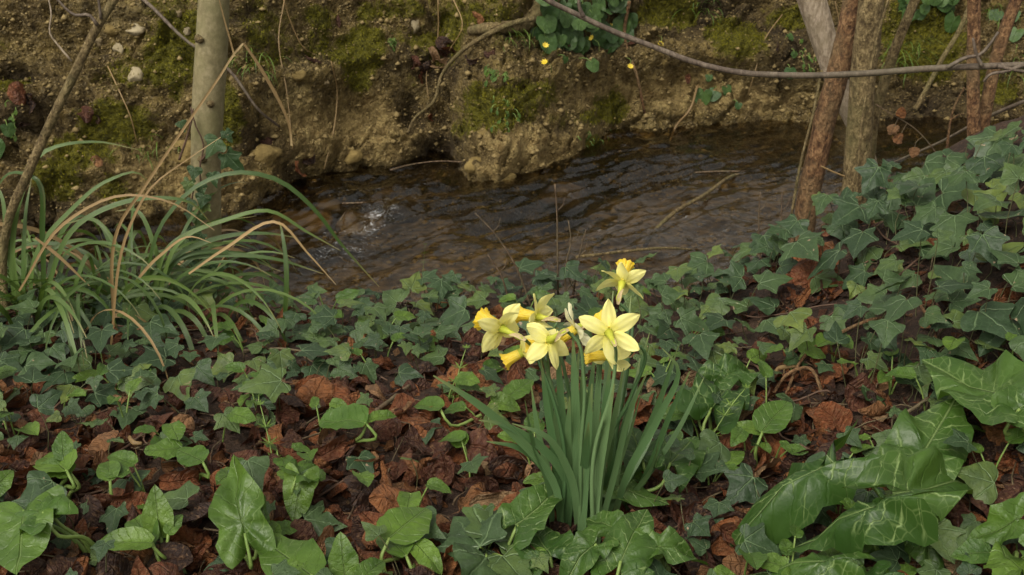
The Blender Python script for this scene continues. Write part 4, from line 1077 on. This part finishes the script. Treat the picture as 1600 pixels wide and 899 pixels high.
# scattered seedlings
seed_lb = 'small arum seedling with oval leaves among dead leaves'
for k in range(95):
    px, py = (rng.uniform(-60, 1660), rng.uniform(560, 960)) if k > 18 else (rng.uniform(380, 1100), rng.uniform(430, 620))
    if in_ell(px, py, (590, 690, 140, 90)) < 1 and rng.random() < .8: continue
    g = hitG(px, py)
    if g is None or g[1] > lip(g[0]): continue
    g = ong(g)
    nlv = int(rng.integers(1, 4))
    zone = 'by the ivy sprigs downslope of the sedge' if px < 430 else 'in the ivy along the water edge' if py < 620 and px < 1110 else 'in the litter left of the daffodils' if px < 830 else 'around the daffodil foot' if px < 1080 else 'on the slope under the ivy mound' if py < 720 else 'under the large marbled arums'
    t = thing('arum_seedling', ('single-leaved', 'two-leaved', 'three-leaved')[nlv - 1] + ' small arum seedling ' + zone, 'plant', g, 'arum seedlings on the near bank')
    for i in range(nlv):
        s_ = rng.uniform(.025, .055); az = rng.uniform(0, 6.28); h_ = rng.uniform(.025, .07)
        A = g + np.array([math.cos(az) * .02, math.sin(az) * .02, h_])
        tip = np.array([math.cos(az), math.sin(az) - .2, rng.uniform(-.2, .5)])
        inst('leaf', ME_YOUNG[int(rng.integers(8))], M_YOUNG, t, frame(A, tip, (rng.normal(0, .3), -.3 + rng.normal(0, .2), 1), s_, 1.15))
        m = MB(); tube(m, spline([g - np.array([0, 0, .006]), g * .5 + A * .5 + np.array([0, 0, .004]), A + tip / np.linalg.norm(tip) * .003], 7), [.0018, .0013], 5); part('stalk', m, M_PETIOLE, t)
# a few oversized ivy leaves by the daffodils
r0 = ong(hitG(760, 880)); t = thing('ivy_sprig', 'broad dark ivy leaves lying left of the daffodil foot', 'ivy', r0)
for (ax, ay, tx, ty, s_) in [(750, 855, 705, 800, .095), (770, 845, 810, 790, .10), (760, 870, 720, 915, .09), (785, 870, 815, 900, .08)]:
    A = hitG(ax, ay, .05); T = hitG(tx, ty, .05); M = frame(A, T - A, (rng.normal(0, .15), -.4, 1), s_)
    inst('leaf', ME_IVY[int(rng.integers(14))], M_IVY, t, M)
    m = MB(); tube(m, spline([r0, (r0 + A) / 2 + np.array([0, 0, .01]), A], 6), [.002, .0015], 5); part('stalk', m, M_PETIOLE, t)

r0 = ong(hitG(1480, 330)); t = thing('ivy_sprig', 'broad ivy leaves standing above the mound against the stream', 'ivy', r0)
for (ax, ay, tx, ty, s_) in [(1372, 262, 1350, 300, .072), (1395, 300, 1425, 330, .07), (1562, 215, 1535, 250, .10), (1590, 235, 1575, 290, .095), (1445, 275, 1430, 310, .075), (1500, 262, 1480, 300, .08), (1545, 260, 1520, 300, .08), (1600, 300, 1580, 340, .08)]:
    dd = 2.45; A = P(ax, ay, dd); T = P(tx, ty, dd - .03); M = frame(A, T - A, (rng.normal(-.2, .2), -.9, .75), s_)
    inst('leaf', ME_IVY[int(rng.integers(14))], M_IVY, t, M)
    m = MB(); f = ong(A + np.array([.02, .0, 0])); tube(m, spline([f, (f + A) / 2 + np.array([.012, 0, .01]), A], 7), [.0018, .0012], 5); part('stalk', m, M_IVYSTALK, t)
# ------------------------------------------------------------------ sedge
def blade_path(b, az, L_, el0, droop, n=14):
    pts = [b]; el = el0; st = L_ / (n - 1); p_ = b.copy()
    for i in range(n - 1):
        p_ = p_ + st * np.array([math.cos(az) * math.cos(el), math.sin(az) * math.cos(el), math.sin(el)])
        el -= droop / (n - 1) * (1 + i / n); pts.append(p_.copy())
    return np.array(pts)
for ci, (cpx, cpy, Ysc, nb, lb, heroes, dry) in enumerate([
    (60, 470, 2.28, 85, 'large clump of arching sedge at the foot of the leaning sapling', [
        [(30, 460), (20, 380), (35, 300), (60, 245), (150, 222), (215, 234)], [(40, 460), (60, 390), (110, 330), (170, 282), (215, 270), (238, 292)], [(30, 460), (38, 380), (42, 320), (50, 275)],
        [(60, 460), (66, 370), (56, 280), (20, 270), (-20, 320)], [(50, 460), (130, 345), (230, 310), (300, 318), (330, 350)], [(20, 460), (10, 360), (0, 300), (-20, 275)], [(90, 460), (140, 400), (150, 440), (158, 478)], [(20, 455), (60, 405), (130, 375), (190, 395)]],
     [[(30, 455), (100, 350), (200, 305), (270, 318), (335, 360)], [(55, 372), (85, 395), (140, 447)]]),
    (215, 465, 2.36, 70, 'smaller clump of sedge reaching past the sapling over the stream', [
        [(215, 455), (260, 340), (310, 290), (370, 270), (430, 280), (490, 326), (530, 378), (592, 448)], [(235, 455), (290, 370), (350, 345), (420, 330), (480, 363), (532, 392)], [(210, 455), (270, 405), (350, 370), (420, 365), (465, 372)],
        [(200, 455), (250, 415), (330, 400), (430, 405), (505, 428)], [(250, 450), (240, 380), (215, 330), (180, 330)], [(230, 455), (270, 380), (330, 350), (400, 338)], [(180, 455), (140, 400), (60, 380), (0, 400)], [(190, 455), (250, 410), (290, 425), (310, 440)],
        [(220, 455), (290, 400), (360, 395), (440, 425)], [(200, 460), (180, 380), (150, 345), (100, 350)], [(440, 470), (446, 400), (440, 360), (436, 345)]],
     [[(295, 428), (350, 390), (435, 348), (480, 395), (525, 445)], [(200, 455), (250, 400), (300, 370), (330, 380)]])]):
    base = ong(P(cpx, cpy, Ysc))
    t = thing('sedge_clump', lb, 'sedge', base, 'sedge clumps on the stream edge')
    for hero in heroes:
        p_ = [P(a, b, Ysc - .04 + .10 * i / len(hero)) for i, (a, b) in enumerate(hero)]
        p_[0] = ong(p_[0]) - np.array([0, 0, .01])
        m = MB(); strip(m, spline(p_, 26), [.006, .009, .0105, .010, .007, .001], ('face', np.array([rng.normal(0, .25), -.75, .65])), .22, 0, rng.normal(0, .3)); part('blade', m, M_SEDGE, t)
    for hero in dry:
        p_ = [P(a, b, Ysc - .10) for a, b in hero]
        m = MB(); strip(m, spline(p_, 18), [.004, .0065, .005, .001], ('face', np.array([.2, -.7, .6])), .3, 0, rng.normal(0, .4)); part('dry_blade', m, M_DRYSTEM, t)
    for k in range(nb):
        a = rng.uniform(0, 6.28); r_0 = rng.uniform(0, .11)
        b0 = ong(base + np.array([math.cos(a) * r_0 * 1.8, math.sin(a) * r_0, 0])); b0[2] -= .01
        az = a + rng.normal(0, .5)
        L_ = rng.uniform(.22, .46); pth = blade_path(b0, az, L_, rng.uniform(.75, 1.4), rng.uniform(1.2, 2.6))
        pth[:, 2] = np.maximum(pth[:, 2], np.array([gnd(x, y) for x, y in pth[:, :2]]) + .004 * np.linspace(0, 1, len(pth)))
        m = MB(); strip(m, pth, list(np.array([.006, .009, .010, .008, .001]) * rng.uniform(.55, 1.1)), ('face', np.array([rng.normal(0, .5), -.6 + rng.normal(0, .4), .7])), .25, 0, rng.normal(0, .4))
        isdry = rng.random() < .10
        part('dry_blade' if isdry else 'blade', m, M_DRYSTEM if isdry else M_SEDGE, t)
# dry reeds
p = px_path([(160, 400), (190, 345), (222, 298), (262, 238), (302, 180), (342, 122), (368, 82), (380, 68)], 2.20)
p[0] = ong(p[0]) - np.array([0, 0, .01]); b0 = p[0]
t = thing('dry_reed', 'tall tan dry reed bent over sharply at its top', 'reed', ong(b0))
m = MB(); strip(m, spline(p, 30), [.006, .0065, .006, .005, .004], ('face', np.array([.2, -.8, .5])), .6); part('stem', m, M_DRYSTEM, t)
m = MB(); strip(m, spline(px_path([(381, 68), (398, 92), (420, 128), (440, 165), (452, 195), (456, 228)], 2.20), 20), [.004, .006, .0065, .005, .004], ('face', np.array([-.2, -.8, .5])), .5); part('bent_tip', m, M_DRYSTEM, t)
m = MB(); strip(m, spline(px_path([(340, -10), (350, 30), (360, 65), (366, 88)], 2.19), 10), [.002, .003, .004], (1, -.3, .3), .3); part('leaf', m, M_DRYSTEM, t)
p = px_path([(160, 480), (205, 350), (235, 295), (290, 252), (345, 215)], 2.1); p[0] = ong(p[0])
m = MB(); strip(m, spline(p, 20), [.004, .006, .006, .004, .002], (1, -.3, .5), .4)
single('dry_reed', m, M_DRYSTEM, 'short straight tan reed crossing the sapling trunk', 'reed', p[0])
for lb, pth in [('dry grass stalk hanging on the bank right of the sapling', [(440, -5), (434, 60), (445, 140), (455, 230)]), ('bent dry stalk hanging at the top of the bank', [(438, -5), (452, 40), (470, 75), (484, 82)]),
                ('pale root fibre hanging down the bank above the hollow', [(680, -5), (678, 60), (668, 110), (672, 150)]), ('fine grey stalk on the pale clay face', [(515, 100), (530, 150), (520, 210), (503, 258)]),
                ('thin pale stalk arching left of the sapling on the moss', [(176, 110), (188, 155), (205, 180), (212, 220)]), ('long thin stalk crossing the dark bank top', [(1222, 20), (1200, 60), (1175, 110), (1160, 150)]), ('pale dry stalk beside the pale leaning trunk', [(1300, 5), (1304, 40), (1296, 70)]), ('short dry root fibre on the upper bank', [(715, -5), (728, 35), (705, 85)])]:
    pb = bank_path(pth, .035); m = MB(); tube(m, spline(pb, 16), [.0022, .0020, .0014], 5)
    single('dry_stalk', m, M_DRYSTEM, lb, 'dry stalk', pb[-1])

# dead stems standing at the water edge
for lb, pth, Y_ in [('upright thin brown stem at the water edge behind the daffodils', [(867, 288), (870, 330), (871, 380), (872, 440)], 2.5), ('forked brown stem next to the upright thin one', [(888, 345), (892, 380), (885, 410), (884, 450)], 2.46), ('leaning brown twig pointing over the riffle', [(742, 333), (770, 362), (800, 405), (832, 460)], 2.45),
                     ('short leaning twig below the pointing one', [(762, 398), (780, 425), (800, 455)], 2.42), ('slanting brown twig right of the forked stem', [(916, 358), (905, 400), (895, 440)], 2.48), ('pale thin twig right of the fallen crooked branch', [(1188, 300), (1186, 330), (1196, 352)], 2.7), ('tiny pale stem before the leaning trunk', [(1222, 302), (1221, 330), (1222, 345)], 2.72)]:
    p = px_path(pth, Y_); g0 = ong(p[-1]); p[-1] = np.array([p[-1][0], p[-1][1], min(p[-1][2], g0[2])])
    m = MB(); tube(m, spline(p, 14), [.0012, .0018, .0024], 6, .2, 90)
    tube(m, spline([p[1], p[1] + np.array([.012, 0, .012]), p[1] + np.array([.016, 0, .03])], 5), [.0012, .0007], 5)
    single('dead_twig', m, M_TWIG, lb, 'twig', p[-1])

# ------------------------------------------------------------------ bank plants
def bank_plant(name, label, cat, spots, size, mats, group=None, flowers=()):
    c0, _ = hitB(*spots[0][:2]); t = thing(name, label, cat, c0, group); st = MB()
    for (px, py, k) in spots:
        c, n_ = hitB(px, py); A = c + n_ * rng.uniform(.01, .05) * k
        M = frame(A, (rng.normal(0, .5), -.3, -1 + rng.normal(0, .4)), n_ * .6 + np.array([rng.normal(0, .3), -.5, .8]), size * k * rng.uniform(.75, 1.2))
        inst('leaf', mats[int(rng.integers(len(mats)))], M_CEL, t, M)
        tube(st, spline([c - n_ * .004, (c + A) / 2 + np.array([0, 0, .008]), A], 4), [.0016, .0012], 4, cap=False)
    part('stalks', st, M_PETIOLE, t, kind='stuff')
    for (px, py) in flowers:
        c, n_ = hitB(px, py); A = c + n_ * .06 + np.array([0, -.02, 0])
        fm = MB(); axn = np.array([rng.normal(0, .4), -.6, .7]); axn /= np.linalg.norm(axn)
        x = np.cross(axn, [0, 0, 1.]); x /= np.linalg.norm(x); y = np.cross(axn, x)
        for q_ in range(8):
            a = q_ * .785; d = math.cos(a) * x + math.sin(a) * y; s_ = -math.sin(a) * x + math.cos(a) * y
            fm.add([A, A + d * .008 - s_ * .003 + axn * .004, A + d * .013 + axn * .007, A + d * .008 + s_ * .003 + axn * .004], [[0, 1, 2, 3]], [[0, 0, 0], [-.1, .5, 0], [0, 1, 0], [.1, .5, 0]])
        f_ = part('flower', fm, M_YELLOW, t)
        sm_ = MB(); tube(sm_, spline([c, (c + A) / 2 + np.array([.01, 0, .01]), A], 6), [.0012, .001], 4); part('flower_stalk', sm_, M_PETIOLE, t)
    return t
sp_ = [(rng.uniform(835, 985), rng.uniform(-20, 70), rng.uniform(.8, 1.3)) for _ in range(90)] + [(905, 92, 1.0), (900, 80, 1.2), (915, 78, 1), (945, 75, 1), (955, 88, .8), (890, 50, 1.2), (840, 55, .9), (872, 88, .6)]
bank_plant('celandine_plant', 'dense green celandine with yellow buds hanging over the far bank', 'plant', sp_, .058, ME_CEL, 'celandine on the far bank', [(936, 82), (977, 90), (975, 46), (1028, 56), (848, 88), (861, 114)])
bank_plant('celandine_plant', 'few celandine leaves on the clay under the overhanging branch', 'plant', [(1100, 150, 1.1), (1118, 135, .9), (1128, 128, .7), (1145, 158, .6), (1108, 118, .6)], .055, ME_CEL, 'celandine on the far bank')
bank_plant('celandine_plant', 'two round celandine leaves on dark soil left of the pale trunk', 'plant', [(1228, 60, .9), (1230, 102, .9), (1236, 78, .5)], .05, ME_CEL, 'celandine on the far bank')
bank_plant('celandine_plant', 'celandine leaves at the bank top between the slim reddish stems', 'plant', [(rng.uniform(1395, 1510), rng.uniform(-20, 20), 1) for _ in range(22)] + [(1480, 10, 1.5), (1590, 48, 1), (1575, 8, 1), (1560, 15, 1)], .055, ME_CEL, 'celandine on the far bank')
bank_plant('celandine_plant', 'round leaves at the bank hollow beside the leaning sapling', 'plant', [(8, 188, 1), (5, 220, 1.1), (-12, 200, 1), (-20, 230, 1)], .055, ME_CEL, 'celandine on the far bank')
bank_plant('small_weed', 'small leafy weed growing out of the mossy clay bulge', 'weed', [(790 + rng.normal(0, 10), 170 + rng.normal(0, 12), .5) for _ in range(16)], .035, ME_YOUNG, 'small weeds on the far bank')
bank_plant('small_weed', 'small feathery weed under the thick root', 'weed', [(772 + rng.normal(0, 8), 112 + rng.normal(0, 10), .5) for _ in range(14)], .035, ME_YOUNG, 'small weeds on the far bank')
bank_plant('small_weed', 'tiny weed near the upright yellowish stone', 'weed', [(612 + rng.normal(0, 6), 68 + rng.normal(0, 7), .4) for _ in range(10)], .035, ME_YOUNG, 'small weeds on the far bank')
bank_plant('small_weed', 'small bright weed in the hollow by the leaning sapling', 'weed', [(20 + rng.normal(0, 5), 195 + rng.normal(0, 16), .45) for _ in range(12)], .035, ME_YOUNG, 'small weeds on the far bank')
bank_plant('small_weed', 'leafy weed on dark soil behind the brown trunks', 'weed', [(1255 + rng.normal(0, 14), 85 + rng.normal(0, 14), .5) for _ in range(14)], .035, ME_YOUNG, 'small weeds on the far bank')
bank_plant('small_weed', 'tiny sprouts on clay at the far water edge', 'weed', [(930 + rng.normal(0, 12), 220 + rng.normal(0, 6), .35) for _ in range(10)], .03, ME_YOUNG, 'small weeds on the far bank')
def tuft(label, px, py, n, L0, L1, spread=.03):
    c, n_ = hitB(px, py); m = MB()
    for k in range(n):
        b_ = c + rng.normal(0, spread, 3) * np.array([1, .2, .5]); az = -1.57 + rng.normal(0, .9)
        strip(m, blade_path(b_, az, rng.uniform(L0, L1), rng.uniform(.2, 1.3), rng.uniform(1.2, 2.6), 8), [.0025, .003, .0025, .0006], (-math.sin(az), math.cos(az), 0), .2, rng.random())
    single('grass_tuft', m, M_GRASS, label, 'grass', c, 'grass tufts on the far bank')
tuft('thin bright grass tuft right of the sapling trunk on the bank', 400, 105, 26, .08, .16)
tuft('grass tuft hanging over the moss behind the slim reddish stems', 1400, 95, 40, .10, .22, .05)
tuft('grass tuft at the bank edge beside the slanting reddish stem', 1590, 110, 36, .10, .22, .05)
tuft('short grass tuft under the thick root', 802, 62, 18, .06, .12)
tuft('short grass tuft on dark soil at the bank top', 1100, 15, 22, .06, .13, .05)
tuft('grass tuft at the top of the bank beyond the slim stems', 1550, 30, 26, .08, .18, .05)
tuft('grass tuft in the moss left of the sapling', 225, 235, 20, .05, .10, .04)

# ------------------------------------------------------------------ daffodils
BASE = ong(hitG(905, 838))
Y0 = float(BASE[1])
def camdir(r_, u_, t_):
    """direction given as right, up, toward the viewer"""
    v = CR * r_ + CU * u_ - CF * t_; return v / np.linalg.norm(v)
def tepal_mb(org, ax, ang, L_, wd, spread, bend, tw):
    x = np.cross(ax, [.3, .2, .9]); x /= np.linalg.norm(x); y = np.cross(ax, x)
    d = math.cos(ang) * x + math.sin(ang) * y; s_ = -math.sin(ang) * x + math.cos(ang) * y
    V = []; L = []; nl, nw = 8, 5
    for i in range(nl):
        t_ = i / (nl - 1); wv = wd * (math.sin(math.pi * (.10 + .88 * t_ ** 1.0)) ** .65)
        if i == nl - 1: wv = wd * .10
        sp2 = spread + bend * t_
        c = org + d * (.004 + L_ * t_ * math.sin(sp2)) + ax * (L_ * t_ * math.cos(sp2))
        nn = ax * math.sin(sp2) - d * math.cos(sp2)
        a = tw * t_
        sv = s_ * math.cos(a) + nn * math.sin(a)
        for j in range(nw):
            q_ = j / (nw - 1) * 2 - 1
            V.append(c + sv * q_ * wv + nn * (.10 * wv * (1 - q_ * q_) * -1 + .0012 * math.sin(7 * t_ + 5 * q_ + ang * 3))); L.append((q_ * .5, t_, ang * .13))
    m = MB(); m.add(V, [[i * nw + j, i * nw + j + 1, (i + 1) * nw + j + 1, (i + 1) * nw + j] for i in range(nl - 1) for j in range(nw - 1)], L); return m
def corona_mb(org, ax, L_, r0, r1):
    x = np.cross(ax, [.3, .2, .9]); x /= np.linalg.norm(x); y = np.cross(ax, x)
    ns, nr = 36, 8; V = []; L = []
    for i in range(nr):
        t_ = i / (nr - 1); rr = r0 + (r1 * .72 - r0) * t_ ** .8 + r1 * .30 * max(0, (t_ - .72) / .28) ** 1.6
        for j in range(ns):
            a = j / ns * 6.2832; fr = 1 + (.10 * math.sin(a * 9 + 1) + .05 * math.sin(a * 5)) * max(0, (t_ - .55) / .45)
            V.append(org + ax * (L_ * t_ + .0012 * math.sin(a * 12) * (t_ > .9)) + (math.cos(a) * x + math.sin(a) * y) * rr * fr); L.append((a, t_, .1))
    m = MB(); m.add(V, [[i * ns + j, i * ns + (j + 1) % ns, (i + 1) * ns + (j + 1) % ns, (i + 1) * ns + j] for i in range(nr - 1) for j in range(ns)], L); return m

def daffodil(label, fpx, fpy, dY, ax, stem_px, base_off, leaves, scale=1.0, spread=1.45, bend=.1, mat=None, rot=0.0, skip=()):
    b_ = ong(BASE + np.array([base_off[0], base_off[1], 0])); b_[2] -= .012
    t = thing('daffodil', label, 'daffodil', b_, 'daffodils in the clump')
    org = P(fpx, fpy, Y0 + dY); ax = camdir(*ax)
    neck = org - ax * .034 * scale
    pts = [b_] + [P(a, b, Y0 + base_off[1] * (1 - i / len(stem_px)) + dY * (i + 1) / (len(stem_px) + 1)) for i, (a, b) in enumerate(stem_px)] + [neck]
    m = MB(); tube(m, spline(pts, 30), [.0038, .0034, .003, .0026, .0022], 9); part('stem', m, M_DAFLEAF, t)
    fm = MB(); tube(fm, [neck, neck + ax * .004 * scale, neck + ax * .009 * scale, neck + ax * .013 * scale, neck + ax * .022 * scale, org + ax * .003], [.0026, .0042, .0046, .0034, .0038, .0072], 12)
    fl_ = part('flower', fm, M_OVARY, t)
    for k in range(6):
        if k in skip: continue
        tm = tepal_mb(org - ax * (.001 if k % 2 else 0), ax, rot + k * 1.0472 + rng.normal(0, .08), .036 * scale * rng.uniform(.92, 1.08), .0106 * scale * rng.uniform(.82, 1.15), spread + rng.normal(0, .20), bend + rng.normal(0, .28), rng.normal(0, .75))
        part('tepal', tm, mat or M_TEPAL, fl_)
    part('trumpet', corona_mb(org, ax, .031 * scale, .0068 * scale, .0135 * scale), M_TRUMPET, fl_)
    sm_ = MB(); sdir = -ax * .3 + np.array([0, 0, .3]); strip(sm_, spline([neck - ax * .004, neck + ax * .012 + np.array([0, -.005, .003]), neck + ax * .028 + np.array([.002, -.008, -.002])], 8), [.004, .007, .005, .001], np.cross(ax, [0, -1, .3]), .5); part('spathe', sm_, M_SPATHE, fl_)
    for lf in leaves:
        lp, wd, dy = lf
        q_ = [P(a, b, Y0 + dy * i / (len(lp) - 1)) for i, (a, b) in enumerate(lp)]
        q_[0] = b_ + np.array([rng.normal(0, .008), rng.normal(0, .006), 0]) if lp[0] is None or True else q_[0]
        m = MB(); strip(m, spline(q_, 22), list(np.array([.6, .78, .82, .78, .6, .10]) * wd), ('face', np.array([rng.normal(0, .45), -.75, .65])), .16, 0, rng.normal(0, .35)); part('leaf', m, M_DAFLEAF, t)
def up(bx_, tx, ty, k=0.0):
    """a mostly upright leaf from the clump base to a tip pixel"""
    return [(bx_, 830), (bx_ + (tx - bx_) * .25 + k, 830 + (ty - 830) * .33), (bx_ + (tx - bx_) * .62 + k, 830 + (ty - 830) * .68), (tx, ty)]
daffodil('tallest daffodil with its trumpet turned up, standing behind the others', 972, 441, .16, (.15, .62, -.35), [(960, 700), (982, 560), (984, 490)], (.05, .05),
         [(up(930, 986, 462, 10), .010, .12), (up(940, 1000, 560, 8), .013, .1), (up(935, 958, 455, 0), .012, .12)], 1.0, 1.35, .25, None, .3)
daffodil('daffodil with pale tepals facing left on the outer side of the clump', 783, 513, .02, (-.66, .30, -.45), [(880, 690), (848, 580), (828, 538)], (-.03, -.01),
         [([(900, 830), (868, 760), (800, 675), (742, 628), (677, 587)], .017, -.06), (up(890, 845, 560, -6), .014, 0), (up(888, 820, 625, -14), .013, -.04)], 1.15, 1.35, .05, M_TEPAL, .1)
daffodil('small daffodil whose trumpet tips down left below the pale one', 815, 551, .03, (-.78, -.42, -.05), [(890, 700), (858, 590), (846, 545)], (-.02, .01),
         [([(900, 830), (880, 740), (820, 680), (775, 660), (748, 657)], .015, -.05), (up(895, 870, 515, -4), .014, .03)], .9, 2.05, .3, M_TEPAL, .7)
daffodil('daffodil with ragged yellow trumpet and upright tepals behind the pale one', 838, 495, .09, (-.80, .12, -.35), [(900, 700), (880, 570), (866, 512)], (-.01, .03),
         [(up(900, 905, 545, -6), .015, .06), (up(905, 880, 600, -12), .014, .06)], .98, 1.65, .25, M_TEPAL, .9)
daffodil('daffodil seen from behind with drooping tepals on an arched stalk', 858, 532, .0, (-.50, -.32, -.55), [(908, 700), (912, 590), (898, 528), (888, 520)], (.0, -.01),
         [(up(905, 895, 520, 0), .017, 0), (up(910, 925, 600, 0), .015, -.03), ([(905, 830), (890, 740), (850, 680), (800, 662)], .013, -.07)], 1.08, 1.25, .1, M_TEPAL, .2)
daffodil('daffodil with white upright tepals and hanging trumpet in the middle', 898, 515, .05, (-.72, -.42, .1), [(922, 700), (938, 570), (938, 512)], (.01, .02),
         [(up(915, 940, 505, 4), .013, .05), (up(918, 955, 560, 4), .015, .02)], .98, 1.7, .15, M_WHITE, .15)
daffodil('daffodil with wide star of tepals facing away at the front of the clump', 951, 520, -.02, (-.12, .32, -.75), [(930, 700), (958, 600), (962, 562)], (.02, -.02),
         [(up(920, 975, 575, 4), .016, -.02), (up(925, 960, 600, 0), .016, -.04), ([(915, 830), (960, 740), (985, 640), (1012, 580)], .013, -.04)], 1.15, 1.4, .0, M_TEPAL, .05)
daffodil('daffodil half hidden under the wide star with only its trumpet showing', 948, 556, .02, (-.95, .02, .2), [(940, 710), (990, 610), (1006, 548), (1000, 541)], (.03, .03),
         [([(925, 830), (985, 730), (1030, 650), (1058, 572), (1035, 545)], .014, -.02), (up(930, 1005, 600, 8), .014, .04), (up(930, 1040, 620, 16), .012, .08)], .92, 1.75, .3, M_TEPAL, .5)
# leaf-only shoots of the clump
for lb, off, lvs in [('leafy daffodil shoot without a flower spreading toward the large arums', (.07, .06), [(up(950, 1060, 540, 10), .013, .05), (up(950, 1100, 590, 20), .012, .08), ([(955, 830), (1010, 740), (1050, 640), (1078, 580)], .012, .03), (up(945, 1015, 520, 0), .013, .12), (up(940, 1030, 690, 20), .013, .0)]),
                     ('leafy daffodil shoot without a flower spreading toward the bare litter', (-.05, .03), [(up(880, 855, 540, -6), .014, .05), (up(880, 830, 600, -8), .014, .03), (up(885, 875, 580, -10), .014, .02), ([(890, 830), (860, 750), (810, 700), (760, 690)], .013, -.05)]),
                     ('leafy daffodil shoot without a flower in the middle of the clump', (.01, .04), [(up(905, 910, 570, 0), .015, .05), (up(905, 930, 545, 0), .015, .07), (up(905, 890, 620, -8), .015, -.03), (up(910, 945, 640, 4), .016, -.05), (up(905, 920, 660, 0), .016, -.06), (up(912, 985, 650, 10), .014, .0)])]:
    b_ = ong(BASE + np.array([off[0], off[1], 0])); b_[2] -= .012
    t = thing('daffodil_shoot', lb, 'daffodil', b_, 'daffodil shoots')
    for (lp, wd, dy) in lvs:
        q_ = [P(a, b, Y0 + off[1] * (1 - i / len(lp)) + dy * i / (len(lp) - 1)) for i, (a, b) in enumerate(lp)]; q_[0] = b_ + np.array([rng.normal(0, .008), rng.normal(0, .006), 0])
        m = MB(); strip(m, spline(q_, 22), list(np.array([.6, .78, .82, .78, .6, .10]) * wd), ('face', np.array([rng.normal(0, .5), -.75, .65])), .16, 0, rng.normal(0, .4)); part('leaf', m, M_DAFLEAF, t)

# ------------------------------------------------------------------ small things
for lb, px, py, a0, L_ in [('knobbly tan catkin lying on young arum leaves', 268, 690, .4, .03), ('second tan catkin across the young arum leaves', 212, 688, 2.6, .028), ('orange-brown catkin on the rust leaves by the sapling ivy', 392, 503, .9, .03),
                           ('bent tan catkin in the ivy along the water edge', 505, 500, 1.9, .032), ('long orange-brown catkin on the slope below the leaning trunks', 1228, 578, .5, .045), ('tan catkin beside the daffodil foot', 775, 690, .3, .035)]:
    c = hitG(px, py, .03); d = np.array([math.cos(a0), math.sin(a0), .1]) * L_ / 2; sd_ = np.array([-d[1], d[0], 0]) * .5
    m = MB(); tube(m, spline([c - d, c - d * .3 + sd_, c + d * .4 + sd_ * .6, c + d], 16), [.0025, .004, .0042, .003], 8, .45, 260); g0 = ong(c); tube(m, spline([g0 - np.array([0, 0, .004]), (g0 + c) / 2 + sd_ * .3, c + sd_ * .4], 5), [.0012, .001], 4)
    single('catkin', m, M_DRYSTEM, lb, 'catkin', g0)
for lb, pth, r_0 in [('thick grey-brown stick lying in the open litter', [(588, 642), (612, 624), (640, 602)], .0045), ('dark thin stick across the open litter', [(460, 690), (520, 672), (560, 668)], .002), ('thin straight twig on dark litter before the daffodils', [(545, 660), (590, 655), (640, 662)], .0016),
                     ('brown stick under the large marbled arum', [(1395, 655), (1425, 640), (1450, 622)], .0035), ('pale twig on the slope under the ivy mound', [(1440, 600), (1400, 590), (1370, 600)], .002), ('brown twig behind the ivy left of the daffodils', [(380, 548), (440, 545), (490, 552)], .0025)]:
    p_ = [hitG(a, b, .022) for a, b in pth]; m = MB(); tube(m, spline(p_, 14), [r_0, r_0 * .9, r_0 * .7], 7, .25, 120)
    for e in (p_[0], p_[-1]): tube(m, [e, ong(e) - np.array([0, 0, .003])], [r_0 * .6, r_0 * .4], 5)
    single('dead_twig', m, M_TWIG, lb, 'twig', ong(p_[0]))
# twig with limp pale leaves hanging over the stream
p_ = px_path([(1368, 163), (1395, 180), (1428, 200), (1452, 225), (1474, 262), (1478, 300)], 2.85)
t = thing('hanging_twig', 'thin twig with limp pale leaves hanging over the stream', 'twig', ong(p_[-1]))
m = MB(); tube(m, spline(p_, 24), [.0012, .0016, .002], 6, .2, 90); part('stem', m, M_TWIG, t)
for (px, py, s_, tx, ty) in [(1402, 192, .034, 1388, 213), (1410, 208, .034, 1398, 228), (1420, 235, .030, 1438, 240), (1400, 180, .03, 1418, 172)]:
    A = P(px, py, 2.84); T = P(tx, ty, 2.82)
    inst('leaf', ME_DEADK[2][int(rng.integers(26))] if s_ > .032 else ME_DEADK[2][4], M_DEADK[2], t, frame((A + T) / 2, T - A, (rng.normal(0, .4), -1, .4), s_))
    m = MB(); k = int(np.argmin([np.linalg.norm(A - q_) for q_ in spline(p_, 24)])); tube(m, spline([spline(p_, 24)[k], (spline(p_, 24)[k] + A) / 2 + np.array([0, 0, .004]), (A + T) / 2], 5), [.0009, .0007], 4); part('stalk', m, M_TWIG, t)
# cleavers
for lb, px, py, n_w, az in [('cleavers sprig with leaf whorls beside the marbled arum stalk', 1085, 745, 6, .6), ('cleavers sprig growing through the daffodil foot', 935, 700, 4, 1.9), ('cleavers sprig on the litter left of the daffodils', 705, 640, 4, 1.2), ('cleavers sprig by the ivy at the water edge', 660, 450, 5, 1.5), ('cleavers sprig beside the tall folded arum leaf', 430, 740, 4, 2.0)]:
    g0 = ong(hitG(px, py)); pts = blade_path(g0 - np.array([0, 0, .005]), az, .025 * n_w + .02, 1.2, .5, 10)
    t = thing('cleavers_plant', lb, 'plant', g0, 'cleavers on the near bank')
    m = MB(); tube(m, pts, [.0013, .001, .0008], 5); part('stem', m, M_PETIOLE, t)
    for k in range(1, n_w + 1):
        c = pts[min(9, int(9 * k / n_w))]; m = MB()
        for j in range(7):
            a = j * .9 + k * .4; d = np.array([math.cos(a), math.sin(a), .35]) * (.016 if k < n_w else .009)
            strip(m, [c, c + d * .5, c + d], [.0015, .0034, .0006], (-d[1], d[0], 0), .2, rng.random())
        part('leaf_whorl', m, M_GRASS, t)
